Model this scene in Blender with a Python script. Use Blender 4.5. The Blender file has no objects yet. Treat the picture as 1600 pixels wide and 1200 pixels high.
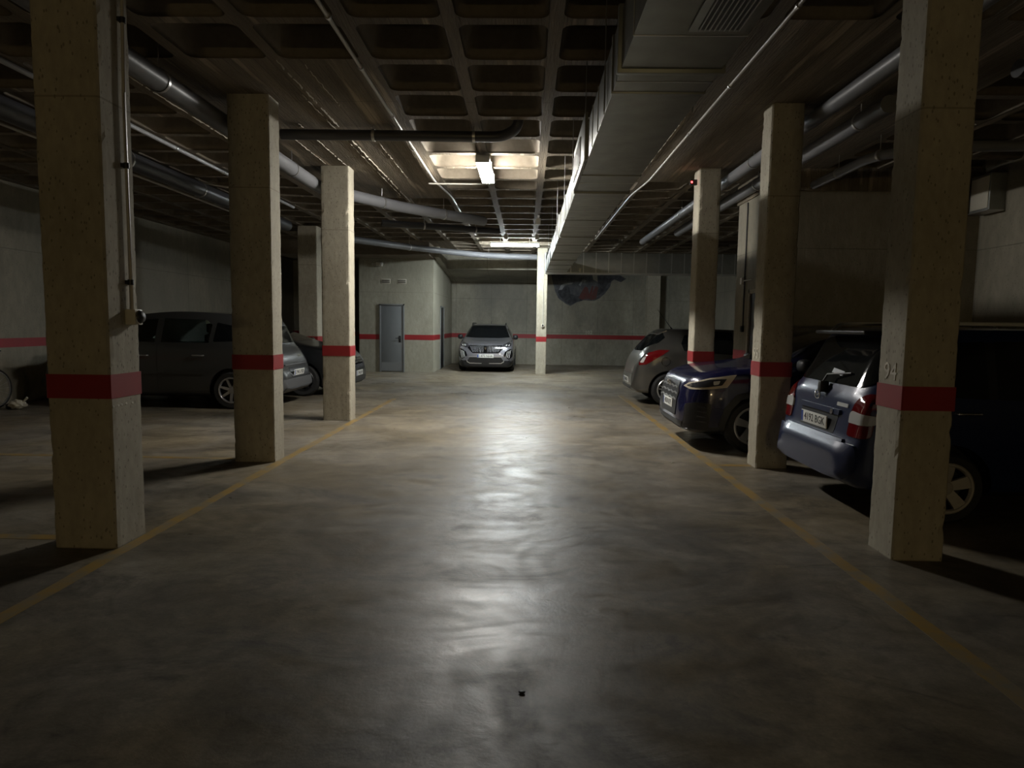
import bpy, bmesh, math, random
from mathutils import Vector, Matrix
from mathutils.bvhtree import BVHTree
import mathutils
C = bpy.context.scene.collection
S = bpy.context.scene
rnd = random.Random(7)
PI = math.pi
# ------------------------------------------------------------------ materials
def _mat(name):
    m = bpy.data.materials.new(name); m.use_nodes = True
    nt = m.node_tree; b = nt.nodes['Principled BSDF']
    return m, nt, b
def plain(name, col, rough=.5, metal=0, spec=.5, coat=0, emit=None, es=0, noise=0, nscale=30):
    m, nt, b = _mat(name)
    b.inputs['Base Color'].default_value = (*col, 1)
    b.inputs['Roughness'].default_value = rough
    b.inputs['Metallic'].default_value = metal
    b.inputs['Specular IOR Level'].default_value = spec
    b.inputs['Coat Weight'].default_value = coat
    b.inputs['Coat Roughness'].default_value = .05
    if emit:
        b.inputs['Emission Color'].default_value = (*emit, 1)
        b.inputs['Emission Strength'].default_value = es
    if noise:
        tc = nt.nodes.new('ShaderNodeTexCoord')
        n = nt.nodes.new('ShaderNodeTexNoise'); n.inputs['Scale'].default_value = nscale
        n.inputs['Detail'].default_value = 5
        nt.links.new(tc.outputs['Object'], n.inputs['Vector'])
        r = nt.nodes.new('ShaderNodeValToRGB')
        r.color_ramp.elements[0].position = .3; r.color_ramp.elements[1].position = .7
        r.color_ramp.elements[0].color = (*[c*(1-noise) for c in col], 1)
        r.color_ramp.elements[1].color = (*[min(1, c*(1+noise)) for c in col], 1)
        nt.links.new(n.outputs['Fac'], r.inputs['Fac']); nt.links.new(r.outputs['Color'], b.inputs['Base Color'])
    return m
def concrete(name, dark, light, scale=1.2, stretch=(1, 1, 1), pits=.5, rough=.85, joints=None, bump=.25, seed=0, spec=.3, blotch=None, efflo=None):
    m, nt, b = _mat(name); N = nt.nodes; L = nt.links
    tc = N.new('ShaderNodeTexCoord'); mp = N.new('ShaderNodeMapping')
    mp.inputs['Scale'].default_value = stretch; mp.inputs['Location'].default_value = (seed, seed*.7, seed*.3)
    L.new(tc.outputs['Object'], mp.inputs['Vector'])
    def noise(sc, det=6, ro=.55, vec=None):
        n = N.new('ShaderNodeTexNoise'); n.inputs['Scale'].default_value = sc
        n.inputs['Detail'].default_value = det; n.inputs['Roughness'].default_value = ro
        L.new(vec or mp.outputs['Vector'], n.inputs['Vector']); return n.outputs['Fac']
    def ramp(f, stops):
        r = N.new('ShaderNodeValToRGB'); e = r.color_ramp.elements
        e[0].position, e[0].color = stops[0][0], (*stops[0][1], 1)
        e[1].position, e[1].color = stops[-1][0], (*stops[-1][1], 1)
        for p, c in stops[1:-1]:
            k = e.new(p); k.color = (*c, 1)
        L.new(f, r.inputs['Fac']); return r.outputs['Color']
    def mix(mode, fac, a, c):
        x = N.new('ShaderNodeMix'); x.data_type = 'RGBA'; x.blend_type = mode
        if isinstance(fac, (int, float)): x.inputs['Factor'].default_value = fac
        else: L.new(fac, x.inputs['Factor'])
        for s, v in ((x.inputs['A'], a), (x.inputs['B'], c)):
            if isinstance(v, tuple): s.default_value = (*v, 1)
            else: L.new(v, s)
        return x.outputs['Result']
    big = noise(scale, 7, .6); fine = noise(scale*14, 5, .6)
    col = ramp(big, [(.28, dark), (.72, light)])
    col = mix('MULTIPLY', .55, col, ramp(fine, [(.3, (.72, .72, .70)), (.7, (1.12, 1.12, 1.12))]))
    if blotch:
        bl = noise(scale*.45, 4, .5)
        col = mix('MIX', ramp(bl, [(.52, (0, 0, 0)), (.68, (.75, .75, .75))]), col, blotch)
    pit = N.new('ShaderNodeTexVoronoi'); pit.inputs['Scale'].default_value = 34
    L.new(mp.outputs['Vector'], pit.inputs['Vector'])
    pm = noise(3.2, 3); pv = N.new('ShaderNodeMath'); pv.operation = 'MULTIPLY_ADD'
    L.new(pm, pv.inputs[0]); pv.inputs[1].default_value = -.29; L.new(pit.outputs['Distance'], pv.inputs[2])
    pr = ramp(pv.outputs[0], [(0.0, (1-pits,)*3), (.05, (1, 1, 1))])
    col = mix('MULTIPLY', 1.0, col, pr)
    if efflo:
        ev = N.new('ShaderNodeMapping'); ev.inputs['Scale'].default_value = efflo
        L.new(tc.outputs['Object'], ev.inputs['Vector'])
        en = noise(1.0, 3, .5, ev.outputs['Vector'])
        col = mix('MIX', ramp(en, [(.60, (0, 0, 0)), (.68, (.55, .55, .55))]), col, tuple(min(1, c*2.0) for c in light))
    h = fine
    if joints:
        # formwork joint lines: list of (axis, period, width)
        sp = N.new('ShaderNodeSeparateXYZ'); L.new(tc.outputs['Object'], sp.inputs[0])
        for ax, per, w in joints:
            a = N.new('ShaderNodeMath'); a.operation = 'PINGPONG'; a.inputs[1].default_value = per/2
            L.new(sp.outputs[ax], a.inputs[0])
            c = N.new('ShaderNodeMath'); c.operation = 'LESS_THAN'; c.inputs[1].default_value = w
            L.new(a.outputs[0], c.inputs[0])
            wn = noise(1.7, 3)
            k = N.new('ShaderNodeMath'); k.operation = 'MULTIPLY'; L.new(c.outputs[0], k.inputs[0]); L.new(wn, k.inputs[1])
            col = mix('MIX', k.outputs[0], col, tuple(c*.55 for c in dark))
    L.new(col, b.inputs['Base Color'])
    b.inputs['Roughness'].default_value = rough; b.inputs['Specular IOR Level'].default_value = spec
    bp = N.new('ShaderNodeBump'); bp.inputs['Strength'].default_value = bump; bp.inputs['Distance'].default_value = .02
    L.new(h, bp.inputs['Height']); L.new(bp.outputs['Normal'], b.inputs['Normal'])
    return m
def floor_mat():
    m, nt, b = _mat('polished concrete floor'); N = nt.nodes; L = nt.links
    tc = N.new('ShaderNodeTexCoord')
    def noise(sc, det=6, ro=.55, st=(1, 1, 1), dist=0, loc=(0, 0, 0)):
        mp = N.new('ShaderNodeMapping'); mp.inputs['Scale'].default_value = st; mp.inputs['Location'].default_value = loc
        L.new(tc.outputs['Object'], mp.inputs['Vector'])
        n = N.new('ShaderNodeTexNoise'); n.inputs['Scale'].default_value = sc; n.inputs['Detail'].default_value = det
        n.inputs['Roughness'].default_value = ro; n.inputs['Distortion'].default_value = dist
        L.new(mp.outputs['Vector'], n.inputs['Vector']); return n.outputs['Fac']
    def ramp(f, a, c, p0=.3, p1=.7):
        r = N.new('ShaderNodeValToRGB'); e = r.color_ramp.elements
        e[0].position, e[0].color = p0, (*a, 1); e[1].position, e[1].color = p1, (*c, 1)
        L.new(f, r.inputs['Fac']); return r.outputs['Color']
    def mul(a, c, f=1, mode='MULTIPLY'):
        x = N.new('ShaderNodeMix'); x.data_type = 'RGBA'; x.blend_type = mode; x.inputs['Factor'].default_value = f
        L.new(a, x.inputs['A']); L.new(c, x.inputs['B']); return x.outputs['Result']
    def math_(op, a, v=None, w=None):
        x = N.new('ShaderNodeMath'); x.operation = op; L.new(a, x.inputs[0])
        for k, q in ((1, v), (2, w)):
            if q is None: continue
            if isinstance(q, (int, float)): x.inputs[k].default_value = q
            else: L.new(q, x.inputs[k])
        return x.outputs[0]
    cloud = noise(.42, 5, .6, (1, 1, 1), .6); mid = noise(1.6, 9, .66, (.8, 1, 1), .8); fine = noise(9, 8, .7); grit = noise(60, 3, .6)
    tint = noise(.7, 4, .55, (1, 1, 1), .5, (7, 3, 0)); smear = noise(1.1, 8, .7, (.75, 1.15, 1), 1.6, (2, 9, 0))
    # power trowel arcs: rings about scattered centres
    vo = N.new('ShaderNodeTexVoronoi'); vo.inputs['Scale'].default_value = .55
    L.new(tc.outputs['Object'], vo.inputs['Vector'])
    warp = math_('MULTIPLY_ADD', mid, .25, vo.outputs['Distance'])
    arc = math_('SINE', math_('MULTIPLY', warp, 75.0))
    arcm = math_('MULTIPLY', math_('MULTIPLY_ADD', arc, .5, .5), noise(1.3, 3, .5, (1, 1, 1), 0, (5, 5, 0)))
    col = mul(ramp(tint, (.188, .157, .108), (.196, .177, .146), .38, .62), ramp(cloud, (.80, .80, .80), (1.18, 1.17, 1.15)))
    col = mul(col, ramp(mid, (.52, .52, .53), (1.38, 1.36, 1.33)))
    col = mul(col, ramp(fine, (.72, .72, .72), (1.24, 1.24, 1.24)))
    col = mul(col, ramp(smear, (.60, .60, .62), (1, 1, 1), .34, .44))
    col = mul(col, ramp(grit, (.9, .9, .9), (1.1, 1.1, 1.1)))
    col = mul(col, ramp(arcm, (1, 1, 1), (.86, .86, .86), .35, .7))
    sp = N.new('ShaderNodeSeparateXYZ'); L.new(tc.outputs['Object'], sp.inputs[0])
    y = math_('ABSOLUTE', math_('ADD', math_('PINGPONG', math_('ADD', sp.outputs['Y'], .95), 5.15), -5.15))
    j = math_('LESS_THAN', math_('MULTIPLY_ADD', noise(3, 2), .004, y), .0055)
    col = mul(col, ramp(j, (1, 1, 1), (.55, .55, .55), .4, .6))
    L.new(col, b.inputs['Base Color'])
    rg = math_('ADD', math_('MULTIPLY_ADD', smear, -.75, .70), math_('MULTIPLY', math_('MULTIPLY_ADD', arcm, .10, math_('MULTIPLY', fine, .14)), 1.0))
    L.new(rg, b.inputs['Roughness']); b.inputs['Specular IOR Level'].default_value = .27
    bp = N.new('ShaderNodeBump'); bp.inputs['Strength'].default_value = .22; bp.inputs['Distance'].default_value = .012
    L.new(fine, bp.inputs['Height'])
    b2 = N.new('ShaderNodeBump'); b2.inputs['Strength'].default_value = .10; b2.inputs['Distance'].default_value = .01
    L.new(arcm, b2.inputs['Height']); L.new(bp.outputs['Normal'], b2.inputs['Normal'])
    b3 = N.new('ShaderNodeBump'); b3.inputs['Strength'].default_value = .12; b3.inputs['Distance'].default_value = .03
    L.new(mid, b3.inputs['Height']); L.new(b2.outputs['Normal'], b3.inputs['Normal'])
    L.new(b3.outputs['Normal'], b.inputs['Normal'])
    return m
def worn_paint(name, col, base, lo=.42, hi=.6, rough=.5, scale=5):
    m, nt, b = _mat(name); N = nt.nodes; L = nt.links
    tc = N.new('ShaderNodeTexCoord'); n = N.new('ShaderNodeTexNoise'); n.inputs['Scale'].default_value = scale
    n.inputs['Detail'].default_value = 8; n.inputs['Roughness'].default_value = .65
    L.new(tc.outputs['Object'], n.inputs['Vector'])
    r = N.new('ShaderNodeValToRGB'); e = r.color_ramp.elements
    e[0].position, e[0].color = lo, (*base, 1); e[1].position, e[1].color = hi, (*col, 1)
    L.new(n.outputs['Fac'], r.inputs['Fac']); L.new(r.outputs['Color'], b.inputs['Base Color'])
    b.inputs['Roughness'].default_value = rough
    return m
def glass(name, tint, fac=.25, rough=.03):
    m, nt, b = _mat(name); N = nt.nodes; L = nt.links
    t = N.new('ShaderNodeBsdfTransparent'); t.inputs[0].default_value = (*tint, 1)
    g = N.new('ShaderNodeBsdfGlossy'); g.inputs['Roughness'].default_value = rough
    mx = N.new('ShaderNodeMixShader'); fr = N.new('ShaderNodeFresnel'); fr.inputs[0].default_value = 1.45
    L.new(fr.outputs[0], mx.inputs[0]); L.new(t.outputs[0], mx.inputs[1]); L.new(g.outputs[0], mx.inputs[2])
    L.new(mx.outputs[0], N['Material Output'].inputs['Surface'])
    return m
M = {}
M['pillar'] = concrete('pillar concrete', (.32, .29, .225), (.47, .435, .35), 1.3, (1, 1, .5), .45, joints=[('Z', 2.9, .006)], bump=.13)
M['wall'] = concrete('wall concrete', (.20, .19, .155), (.42, .395, .32), .9, (1, 1, .55), .3, joints=[('X', 1.35, .008), ('Z', 1.24, .007)], blotch=(.17, .165, .145))
M['side'] = concrete('side wall concrete', (.165, .152, .118), (.29, .262, .205), .7, (1, 1, .45), .3, joints=[('Y', 2.5, .009), ('Z', 2.7, .008)], seed=4, blotch=(.17, .16, .13))
M['room'] = concrete('room wall concrete', (.25, .237, .185), (.42, .40, .325), 1.0, (1, 1, .45), .2, joints=[('Z', 2.45, .006)], seed=9, blotch=(.29, .28, .22))
M['block'] = concrete('block wall concrete', (.19, .17, .125), (.34, .31, .25), .8, (1, 1, .5), .3, joints=[('Z', 2.7, .007)], seed=6, blotch=(.13, .12, .09))
M['ceil'] = concrete('formwork ceiling concrete', (.105, .086, .060), (.25, .205, .148), 1.0, (5, .35, 1), .25, joints=[('X', .137, .004), ('Y', 2.4, .008)], bump=.9, efflo=(7, .45, 1), seed=2)
M['coffer'] = concrete('coffer concrete', (.12, .10, .075), (.19, .16, .12), 1.0, (1, 1, 1), .1, bump=.1)
M['floor'] = floor_mat()
M['red'] = worn_paint('red stripe paint', (.30, .016, .020), (.235, .015, .018), .3, .7, .5, 3)
M['yellow'] = worn_paint('worn yellow paint', (.27, .168, .040), (.175, .158, .120), .34, .58, .45, 5)
M['number'] = worn_paint('stencil white paint', (.60, .57, .49), (.46, .42, .34), .35, .6, .7, 30)
M['duct'] = plain('galvanised sheet', (.265, .275, .26), .48, .6, noise=.12, nscale=6)
M['seam'] = plain('duct seam steel', (.55, .56, .56), .35, .8)
M['pipe'] = plain('grey plastic pipe', (.175, .178, .19), .42, noise=.08, nscale=4)
M['pipe_dark'] = plain('dark plastic pipe', (.045, .045, .05), .4)
M['pipe_light'] = plain('light plastic pipe', (.33, .335, .35), .32)
M['steel'] = plain('zinc steel', (.55, .55, .55), .35, .9)
M['conduit'] = plain('grey conduit', (.42, .40, .36), .38)
M['black'] = plain('black plastic', (.010, .010, .011), .5)
M['offwhite'] = plain('off white plastic', (.55, .52, .44), .5)
M['lamp'] = plain('lamp diffuser', (.9, .9, .88), .4, emit=(1, .965, .895), es=46)
M['lamp_far'] = plain('far lamp diffuser', (.9, .9, .88), .4, emit=(.90, .98, 1), es=64)
M['lamp_fill'] = plain('warm fill lamp surface', (.9, .85, .75), .4, emit=(1, .76, .38), es=22)  # emission for the added fill lamp behind the camera
M['lamphouse'] = plain('lamp housing', (.5, .5, .49), .5)
M['door'] = plain('blue grey steel door', (.16, .172, .178), .5, noise=.06, nscale=3)
M['doorframe'] = plain('steel door frame', (.22, .23, .235), .4, .3)
M['led'] = plain('red indicator', (.5, .01, .01), .3, emit=(1, .03, .03), es=3)
M['tyre'] = plain('tyre rubber', (.014, .014, .014), .75)
M['alloy'] = plain('alloy rim', (.55, .55, .56), .28, .85)
M['alloy_dim'] = plain('satin hub cap', (.42, .40, .37), .4, .3)
M['chrome'] = plain('bright trim', (.8, .8, .8), .12, 1)
M['carglass'] = plain('tinted car glass', (.005, .006, .007), .05, spec=.4)
M['seeglass'] = glass('clear tinted glass', (.86, .90, .86))
M['trim'] = plain('satin black trim', (.01, .01, .011), .42)
M['gloss'] = plain('gloss black trim', (.006, .006, .007), .12, coat=.5)
M['plate'] = plain('number plate white', (.72, .72, .68), .35)
M['eu'] = plain('plate blue band', (.02, .06, .28), .4)
M['ink'] = plain('plate black ink', (.008, .008, .008), .5)
M['tail'] = plain('red tail lamp', (.13, .004, .006), .10, spec=.6, coat=1)
M['clearlamp'] = plain('clear lamp lens', (.55, .55, .53), .10, coat=1)
M['lampdark'] = plain('smoked lamp', (.03, .03, .035), .08, coat=1)
M['drl'] = plain('light guide', (.48, .42, .32), .2, coat=.6)
M['bumper'] = plain('matte grey bumper', (.072, .072, .074), .5)
def paint(name, col, metal=.5, rough=.3, coat=1):
    return plain(name, col, rough, metal, coat=coat)
M['p_silver'] = paint('silver grey paint', (.26, .26, .285), .65, .3)
M['p_grey'] = paint('warm grey paint', (.15, .148, .138), .8, .28, .8)
M['p_dark'] = paint('dark grey paint', (.052, .054, .055), .35, .3)
M['p_navy'] = paint('deep blue paint', (.004, .005, .036), .2, .25, .7)
M['p_blue'] = paint('mid blue paint', (.006, .014, .058), .1, .32, .35)
M['p_black'] = paint('black paint', (.006, .007, .008), .0, .35, .3)
# ------------------------------------------------------------------ helpers
def put(name, bm, mat, parent=None, loc=None, smooth=None):
    me = bpy.data.meshes.new(name)
    bmesh.ops.recalc_face_normals(bm, faces=bm.faces)
    if smooth is not None:
        for f in bm.faces: f.smooth = True
        for e in bm.edges:
            if len(e.link_faces) == 2 and e.calc_face_angle(0) > math.radians(smooth): e.smooth = False
    bm.to_mesh(me); bm.free()
    o = bpy.data.objects.new(name, me); C.objects.link(o)
    for m in (mat if isinstance(mat, (list, tuple)) else [mat]): me.materials.append(m)
    if parent: o.parent = parent
    if loc: o.location = loc
    return o
def tag(o, label, cat, group=None, kind='thing'):
    o['label'] = label; o['category'] = cat; o['kind'] = kind
    if group: o['group'] = group
    return o
def root(name, loc, label, cat, rz=0, group=None):
    o = bpy.data.objects.new(name, None); C.objects.link(o); o.empty_display_size = .1
    o.location = loc; o.rotation_euler = (0, 0, rz)
    return tag(o, label, cat, group)
def struct(o): o['kind'] = 'structure'; return o
def box(bm, a, b, bev=0, mi=0):
    x0, y0, z0 = a; x1, y1, z1 = b
    v = [bm.verts.new(p) for p in ((x0,y0,z0),(x1,y0,z0),(x1,y1,z0),(x0,y1,z0),(x0,y0,z1),(x1,y0,z1),(x1,y1,z1),(x0,y1,z1))]
    fs = [bm.faces.new([v[i] for i in q]) for q in ((3,2,1,0),(4,5,6,7),(0,1,5,4),(1,2,6,5),(2,3,7,6),(3,0,4,7))]
    for f in fs: f.material_index = mi
    if bev:
        es = list({e for f in fs for e in f.edges})
        bmesh.ops.bevel(bm, geom=es, offset=bev, segments=2, affect='EDGES', profile=.5)
    return fs
def boxo(name, a, b, mat, parent=None, bev=0):
    bm = bmesh.new(); box(bm, a, b, bev); return put(name, bm, mat, parent, smooth=40 if bev else None)
def tube(bm, pts, r, seg=12, cap=True):
    pts = [Vector(p) for p in pts]; n = len(pts); rings = []
    up = Vector((0, 0, 1))
    for i, p in enumerate(pts):
        t = (pts[min(i+1, n-1)] - pts[max(i-1, 0)]).normalized()
        a = t.cross(up)
        if a.length < 1e-3: a = t.cross(Vector((1, 0, 0)))
        a.normalize(); b = a.cross(t)
        rr = r[i] if isinstance(r, (list, tuple)) else r
        rings.append([bm.verts.new(p + (a*math.cos(k*2*PI/seg) + b*math.sin(k*2*PI/seg))*rr) for k in range(seg)])
    for A, B in zip(rings, rings[1:]):
        for k in range(seg): bm.faces.new((A[k], A[(k+1) % seg], B[(k+1) % seg], B[k]))
    if cap:
        bm.faces.new(list(reversed(rings[0]))); bm.faces.new(rings[-1])
def tubeo(name, pts, r, mat, parent=None, seg=14):
    bm = bmesh.new(); tube(bm, pts, r, seg); return put(name, bm, mat, parent, smooth=40)
def bend(pts, rad=.15, n=5):
    """round the corners of a polyline"""
    out = [Vector(pts[0])]
    for a, b, c in zip(pts, pts[1:], pts[2:]):
        a, b, c = Vector(a), Vector(b), Vector(c)
        d1 = min(rad, (a-b).length*.45); d2 = min(rad, (c-b).length*.45)
        p = b + (a-b).normalized()*d1; q = b + (c-b).normalized()*d2
        for i in range(n+1):
            t = i/n; out.append(p*(1-t)**2 + b*2*t*(1-t) + q*t*t)
    out.append(Vector(pts[-1])); return out
def lathe(bm, prof, seg=32, axis='y', c=(0, 0, 0), mi=0):
    rings = []
    for r, h in prof:
        ring = []
        for k in range(seg):
            a = 2*PI*k/seg; x, z = r*math.cos(a), r*math.sin(a)
            p = (x, h, z) if axis == 'y' else ((x, z, h) if axis == 'z' else (h, x, z))
            ring.append(bm.verts.new((p[0]+c[0], p[1]+c[1], p[2]+c[2])))
        rings.append(ring)
    for A, B in zip(rings, rings[1:]):
        for k in range(seg):
            f = bm.faces.new((A[k], A[(k+1) % seg], B[(k+1) % seg], B[k])); f.material_index = mi
    return rings
def text(name, s, size, mat, parent, loc, xdir, zdir, depth=.002, align='CENTER'):
    cu = bpy.data.curves.new('t', 'FONT'); cu.body = s; cu.size = size; cu.extrude = depth
    cu.align_x = align; cu.align_y = 'CENTER'; cu.resolution_u = 2
    o = bpy.data.objects.new('t', cu); C.objects.link(o)
    bpy.context.view_layer.update()
    me = bpy.data.meshes.new_from_object(o.evaluated_get(bpy.context.evaluated_depsgraph_get()))
    bpy.data.objects.remove(o); bpy.data.curves.remove(cu)
    X = Vector(xdir).normalized(); Y = Vector(zdir).normalized(); Z = X.cross(Y)
    mt = Matrix((X, Y, Z)).transposed().to_4x4(); mt.translation = Vector(loc)
    me.transform(mt); me.materials.clear(); me.materials.append(mat)
    n = bpy.data.objects.new(name, me); C.objects.link(n); n.parent = parent
    return n
# ------------------------------------------------------------------ camera
cam = bpy.data.cameras.new('camera'); co = bpy.data.objects.new('camera', cam); C.objects.link(co)
R = Vector((0.99966004, 0.02178424, 0.01432667)); U = Vector((-0.0162168, 0.08922275, 0.99587967)); W = Vector((-0.02041622, 0.99577344, -0.08954569))
mm = Matrix((R, U, -W)).transposed().to_4x4(); mm.translation = (0, 0, 1.52); co.matrix_world = mm
cam.sensor_width = 36; cam.sensor_fit = 'HORIZONTAL'; cam.lens = 36*1036.088/1600; cam.clip_start = .05; cam.clip_end = 200
S.camera = co
# ------------------------------------------------------------------ setting
XL, XR, YN, YB, ZC, ZT = -8.95, 6.6, -12.0, 25.45, 3.84, 4.3
bm = bmesh.new(); box(bm, (XL-.3, YN-.3, -.25), (XR+.3, YB+.3, 0)); struct(put('floor', bm, M['floor']))
# waffle ceiling
bm = bmesh.new()
GX, PX, GY, PY = .19, .82, 5.33, .80
def solid(x, y):
    if -3.91 < x < -1.45 and 6.13 < y < 12.53: return True
    if 1.01 < x < 4.29 and 5.33 < y < 11.2: return True
    if x < XL or x > XR: return True
    if -3.91 < x < -1.45 and y < 3.7: return True
    if 1.83 < x < 4.29 and y < 3.7: return True
    if x < -2.6 and y > 19.3: return True
    return False
def ncorner(cx, cy, hx, hy, r, z, n=4):
    out = []
    for (sx, sy, a0) in ((1, 1, 0), (-1, 1, PI/2), (-1, -1, PI), (1, -1, 1.5*PI)):
        out.append([(cx+sx*(hx-r)+r*math.cos(a0+k*PI/2/n), cy+sy*(hy-r)+r*math.sin(a0+k*PI/2/n), z) for k in range(n+1)])
    return out
for i in range(-13, 11):
    for j in range(-24, 27):
        x0 = GX+PX*i; x1 = x0+PX; y0 = GY+PY*j; y1 = y0+PY
        cx, cy = (x0+x1)/2, (y0+y1)/2
        if y1 < YN-.8 or y0 > YB+.3 or x1 < XL-.9 or x0 > XR+.8: continue
        if solid(cx, cy) or y0 < YN or y1 > YB:
            bm.faces.new([bm.verts.new(p) for p in ((x0,y0,ZC),(x0,y1,ZC),(x1,y1,ZC),(x1,y0,ZC))]); continue
        oc = [bm.verts.new(p) for p in ((x1,y1,ZC),(x0,y1,ZC),(x0,y0,ZC),(x1,y0,ZC))]
        loops = []
        for ins, r, z in ((.055, .09, ZC), (.075, .09, ZC+.03), (.125, .11, ZC+.22), (.17, .12, ZC+.25)):
            loops.append([[bm.verts.new(p) for p in q] for q in ncorner(cx, cy, PX/2-ins, PY/2-ins, r, z)])
        L0 = loops[0]
        for q in range(4):
            for k in range(4): bm.faces.new((oc[q], L0[q][k+1], L0[q][k]))
            bm.faces.new((oc[q], oc[(q+1) % 4], L0[(q+1) % 4][0], L0[q][4]))
        flat = [[v for q in l for v in q] for l in loops]
        for A, B in zip(flat, flat[1:]):
            n = len(A)
            for k in range(n):
                f = bm.faces.new((A[k], B[k], B[(k+1) % n], A[(k+1) % n])); f.material_index = 1; f.smooth = True
        f = bm.faces.new(flat[-1]); f.material_index = 1
for fx, ya, yb, hh in ((-2.27, 6.0, 13, .022), (-2.34, 7.0, 12.4, .012), (-2.72, 8.0, 10.2, .012), (-3.0, 8.6, 10, .010), (-1.95, 8.8, 11, .010), (-3.86, 6.2, 9.5, .014), (1.72, 7.5, 10.6, .010), (-2.05, 6.2, 7.4, .008)):
    y = ya; p0 = None
    while y < yb:
        if rnd.random() < .16: p0 = None
        x = fx+rnd.uniform(-.008, .008); hz = hh*rnd.uniform(.25, 1)
        v = [bm.verts.new((x-.006, y, ZC+.001)), bm.verts.new((x, y, ZC-hz)), bm.verts.new((x+.006, y, ZC+.001))]
        if p0:
            for a, b_ in ((0, 1), (1, 2)):
                f = bm.faces.new((p0[a], v[a], v[b_], p0[b_])); f.material_index = 2
        p0 = v; y += .05
top = [bm.verts.new(p) for p in ((XL-1,YN-1,ZT),(XR+1,YN-1,ZT),(XR+1,YB+1,ZT),(XL-1,YB+1,ZT))]; bm.faces.new(top)
bmesh.ops.remove_doubles(bm, verts=bm.verts, dist=1e-4)
me = bpy.data.meshes.new('ceiling'); bm.to_mesh(me); bm.free()
for m in (M['ceil'], M['coffer'], M['pillar']): me.materials.append(m)
o = bpy.data.objects.new('ceiling', me); C.objects.link(o); struct(o)
def wall(name, a, b, mat): 
    bm = bmesh.new(); box(bm, a, b); return struct(put(name, bm, mat))
wl = wall('wall_left', (XL-.3, YN-.3, 0), (XL, YB+.3, ZT), M['side'])
wr = wall('wall_right', (XR, YN-.3, 0), (XR+.3, YB+.3, ZT), M['side'])
wb = wall('wall_back', (XL, YB, 0), (XR, YB+.3, ZT), M['wall'])
wn = wall('wall_behind', (XL, YN-.3, 0), (XR, YN, ZT), M['wall'])
ZB0, ZB1 = 1.0, 1.157
boxo('red_stripe', (XL, YN, ZB0), (XL+.003, YB, ZB1), M['red'], wl)
boxo('red_stripe', (XR-.003, YN, ZB0), (XR, 10, ZB1), M['red'], wr)
boxo('red_stripe', (XL, YB-.003, ZB0+.0), (XR, YB, ZB1), M['red'], wb)
text('bay_number', '102', .19, M['number'], wb, (2.38, YB-.002, 1.25), (1, 0, 0), (0, 0, 1))
text('bay_number', '10', .19, M['number'], wl, (XL+.002, 12.3, 1.26), (0, 1, 0), (0, 0, 1))
# plant room on the left at the back
RX0, RX1, RY = -5.15, -2.86, 20.4
wall_r = wall('wall_room', (RX0, RY, 0), (RX1, YB, 3.47), M['room'])
boxo('red_stripe', (RX0, RY-.003, ZB0), (RX1+.003, RY, ZB1), M['red'], wall_r)
boxo('red_stripe', (RX1, RY, ZB0), (RX1+.003, YB, ZB1), M['red'], wall_r)
# side block on the right (x = 3.5) running to the right wall
BX, BY0, BY1 = 3.5, 10.02, 11.3
wall_k = wall('wall_block', (BX, BY0, 0), (XR, BY1, 3.53), M['block'])
boxo('red_stripe', (BX-.003, BY0-.003, ZB0), (BX, BY1, ZB1), M['red'], wall_k)
boxo('red_stripe', (BX, BY0-.003, ZB0), (XR, BY0, ZB1), M['red'], wall_k)
bm = bmesh.new(); box(bm, (BX-.02, BY0-.05, 3.53), (XR, BY1+.05, ZC+.02)); struct(put('beam_block', bm, M['ceil']))
# dropped beams over the room and the sloping soffit over the back bay
bm = bmesh.new(); box(bm, (RX0-2.2, 19.3, 3.47), (RX1+.02, RY+1, ZC+.02)); struct(put('beam_room', bm, M['coffer']))
def zs(y): return 3.345+.083*(22.5-y)
bm = bmesh.new()
def prism(bm, x0, x1, ya, yb):
    v = [bm.verts.new(p) for p in ((x0,ya,zs(ya)),(x1,ya,zs(ya)),(x1,yb,zs(yb)),(x0,yb,zs(yb)),(x0,ya,ZC+.05),(x1,ya,ZC+.05),(x1,yb,ZC+.05),(x0,yb,ZC+.05))]
    for q in ((3,2,1,0),(4,5,6,7),(0,1,5,4),(1,2,6,5),(2,3,7,6),(3,0,4,7)): bm.faces.new([v[i] for i in q])
prism(bm, RX1, .62, 22.5, YB); struct(put('beam_back', bm, M['wall']))
bm = bmesh.new(); prism(bm, RX1, RX1+.17, RY+.02, 22.5); struct(put('beam_side', bm, M['wall']))
# pilaster on the back wall
pl = wall('pilaster_back', (4.5, YB-.35, 0), (4.98, YB, 3.5), M['pillar'])
boxo('red_stripe', (4.497, YB-.353, ZB0), (4.983, YB-.02, ZB1), M['red'], pl)
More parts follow.
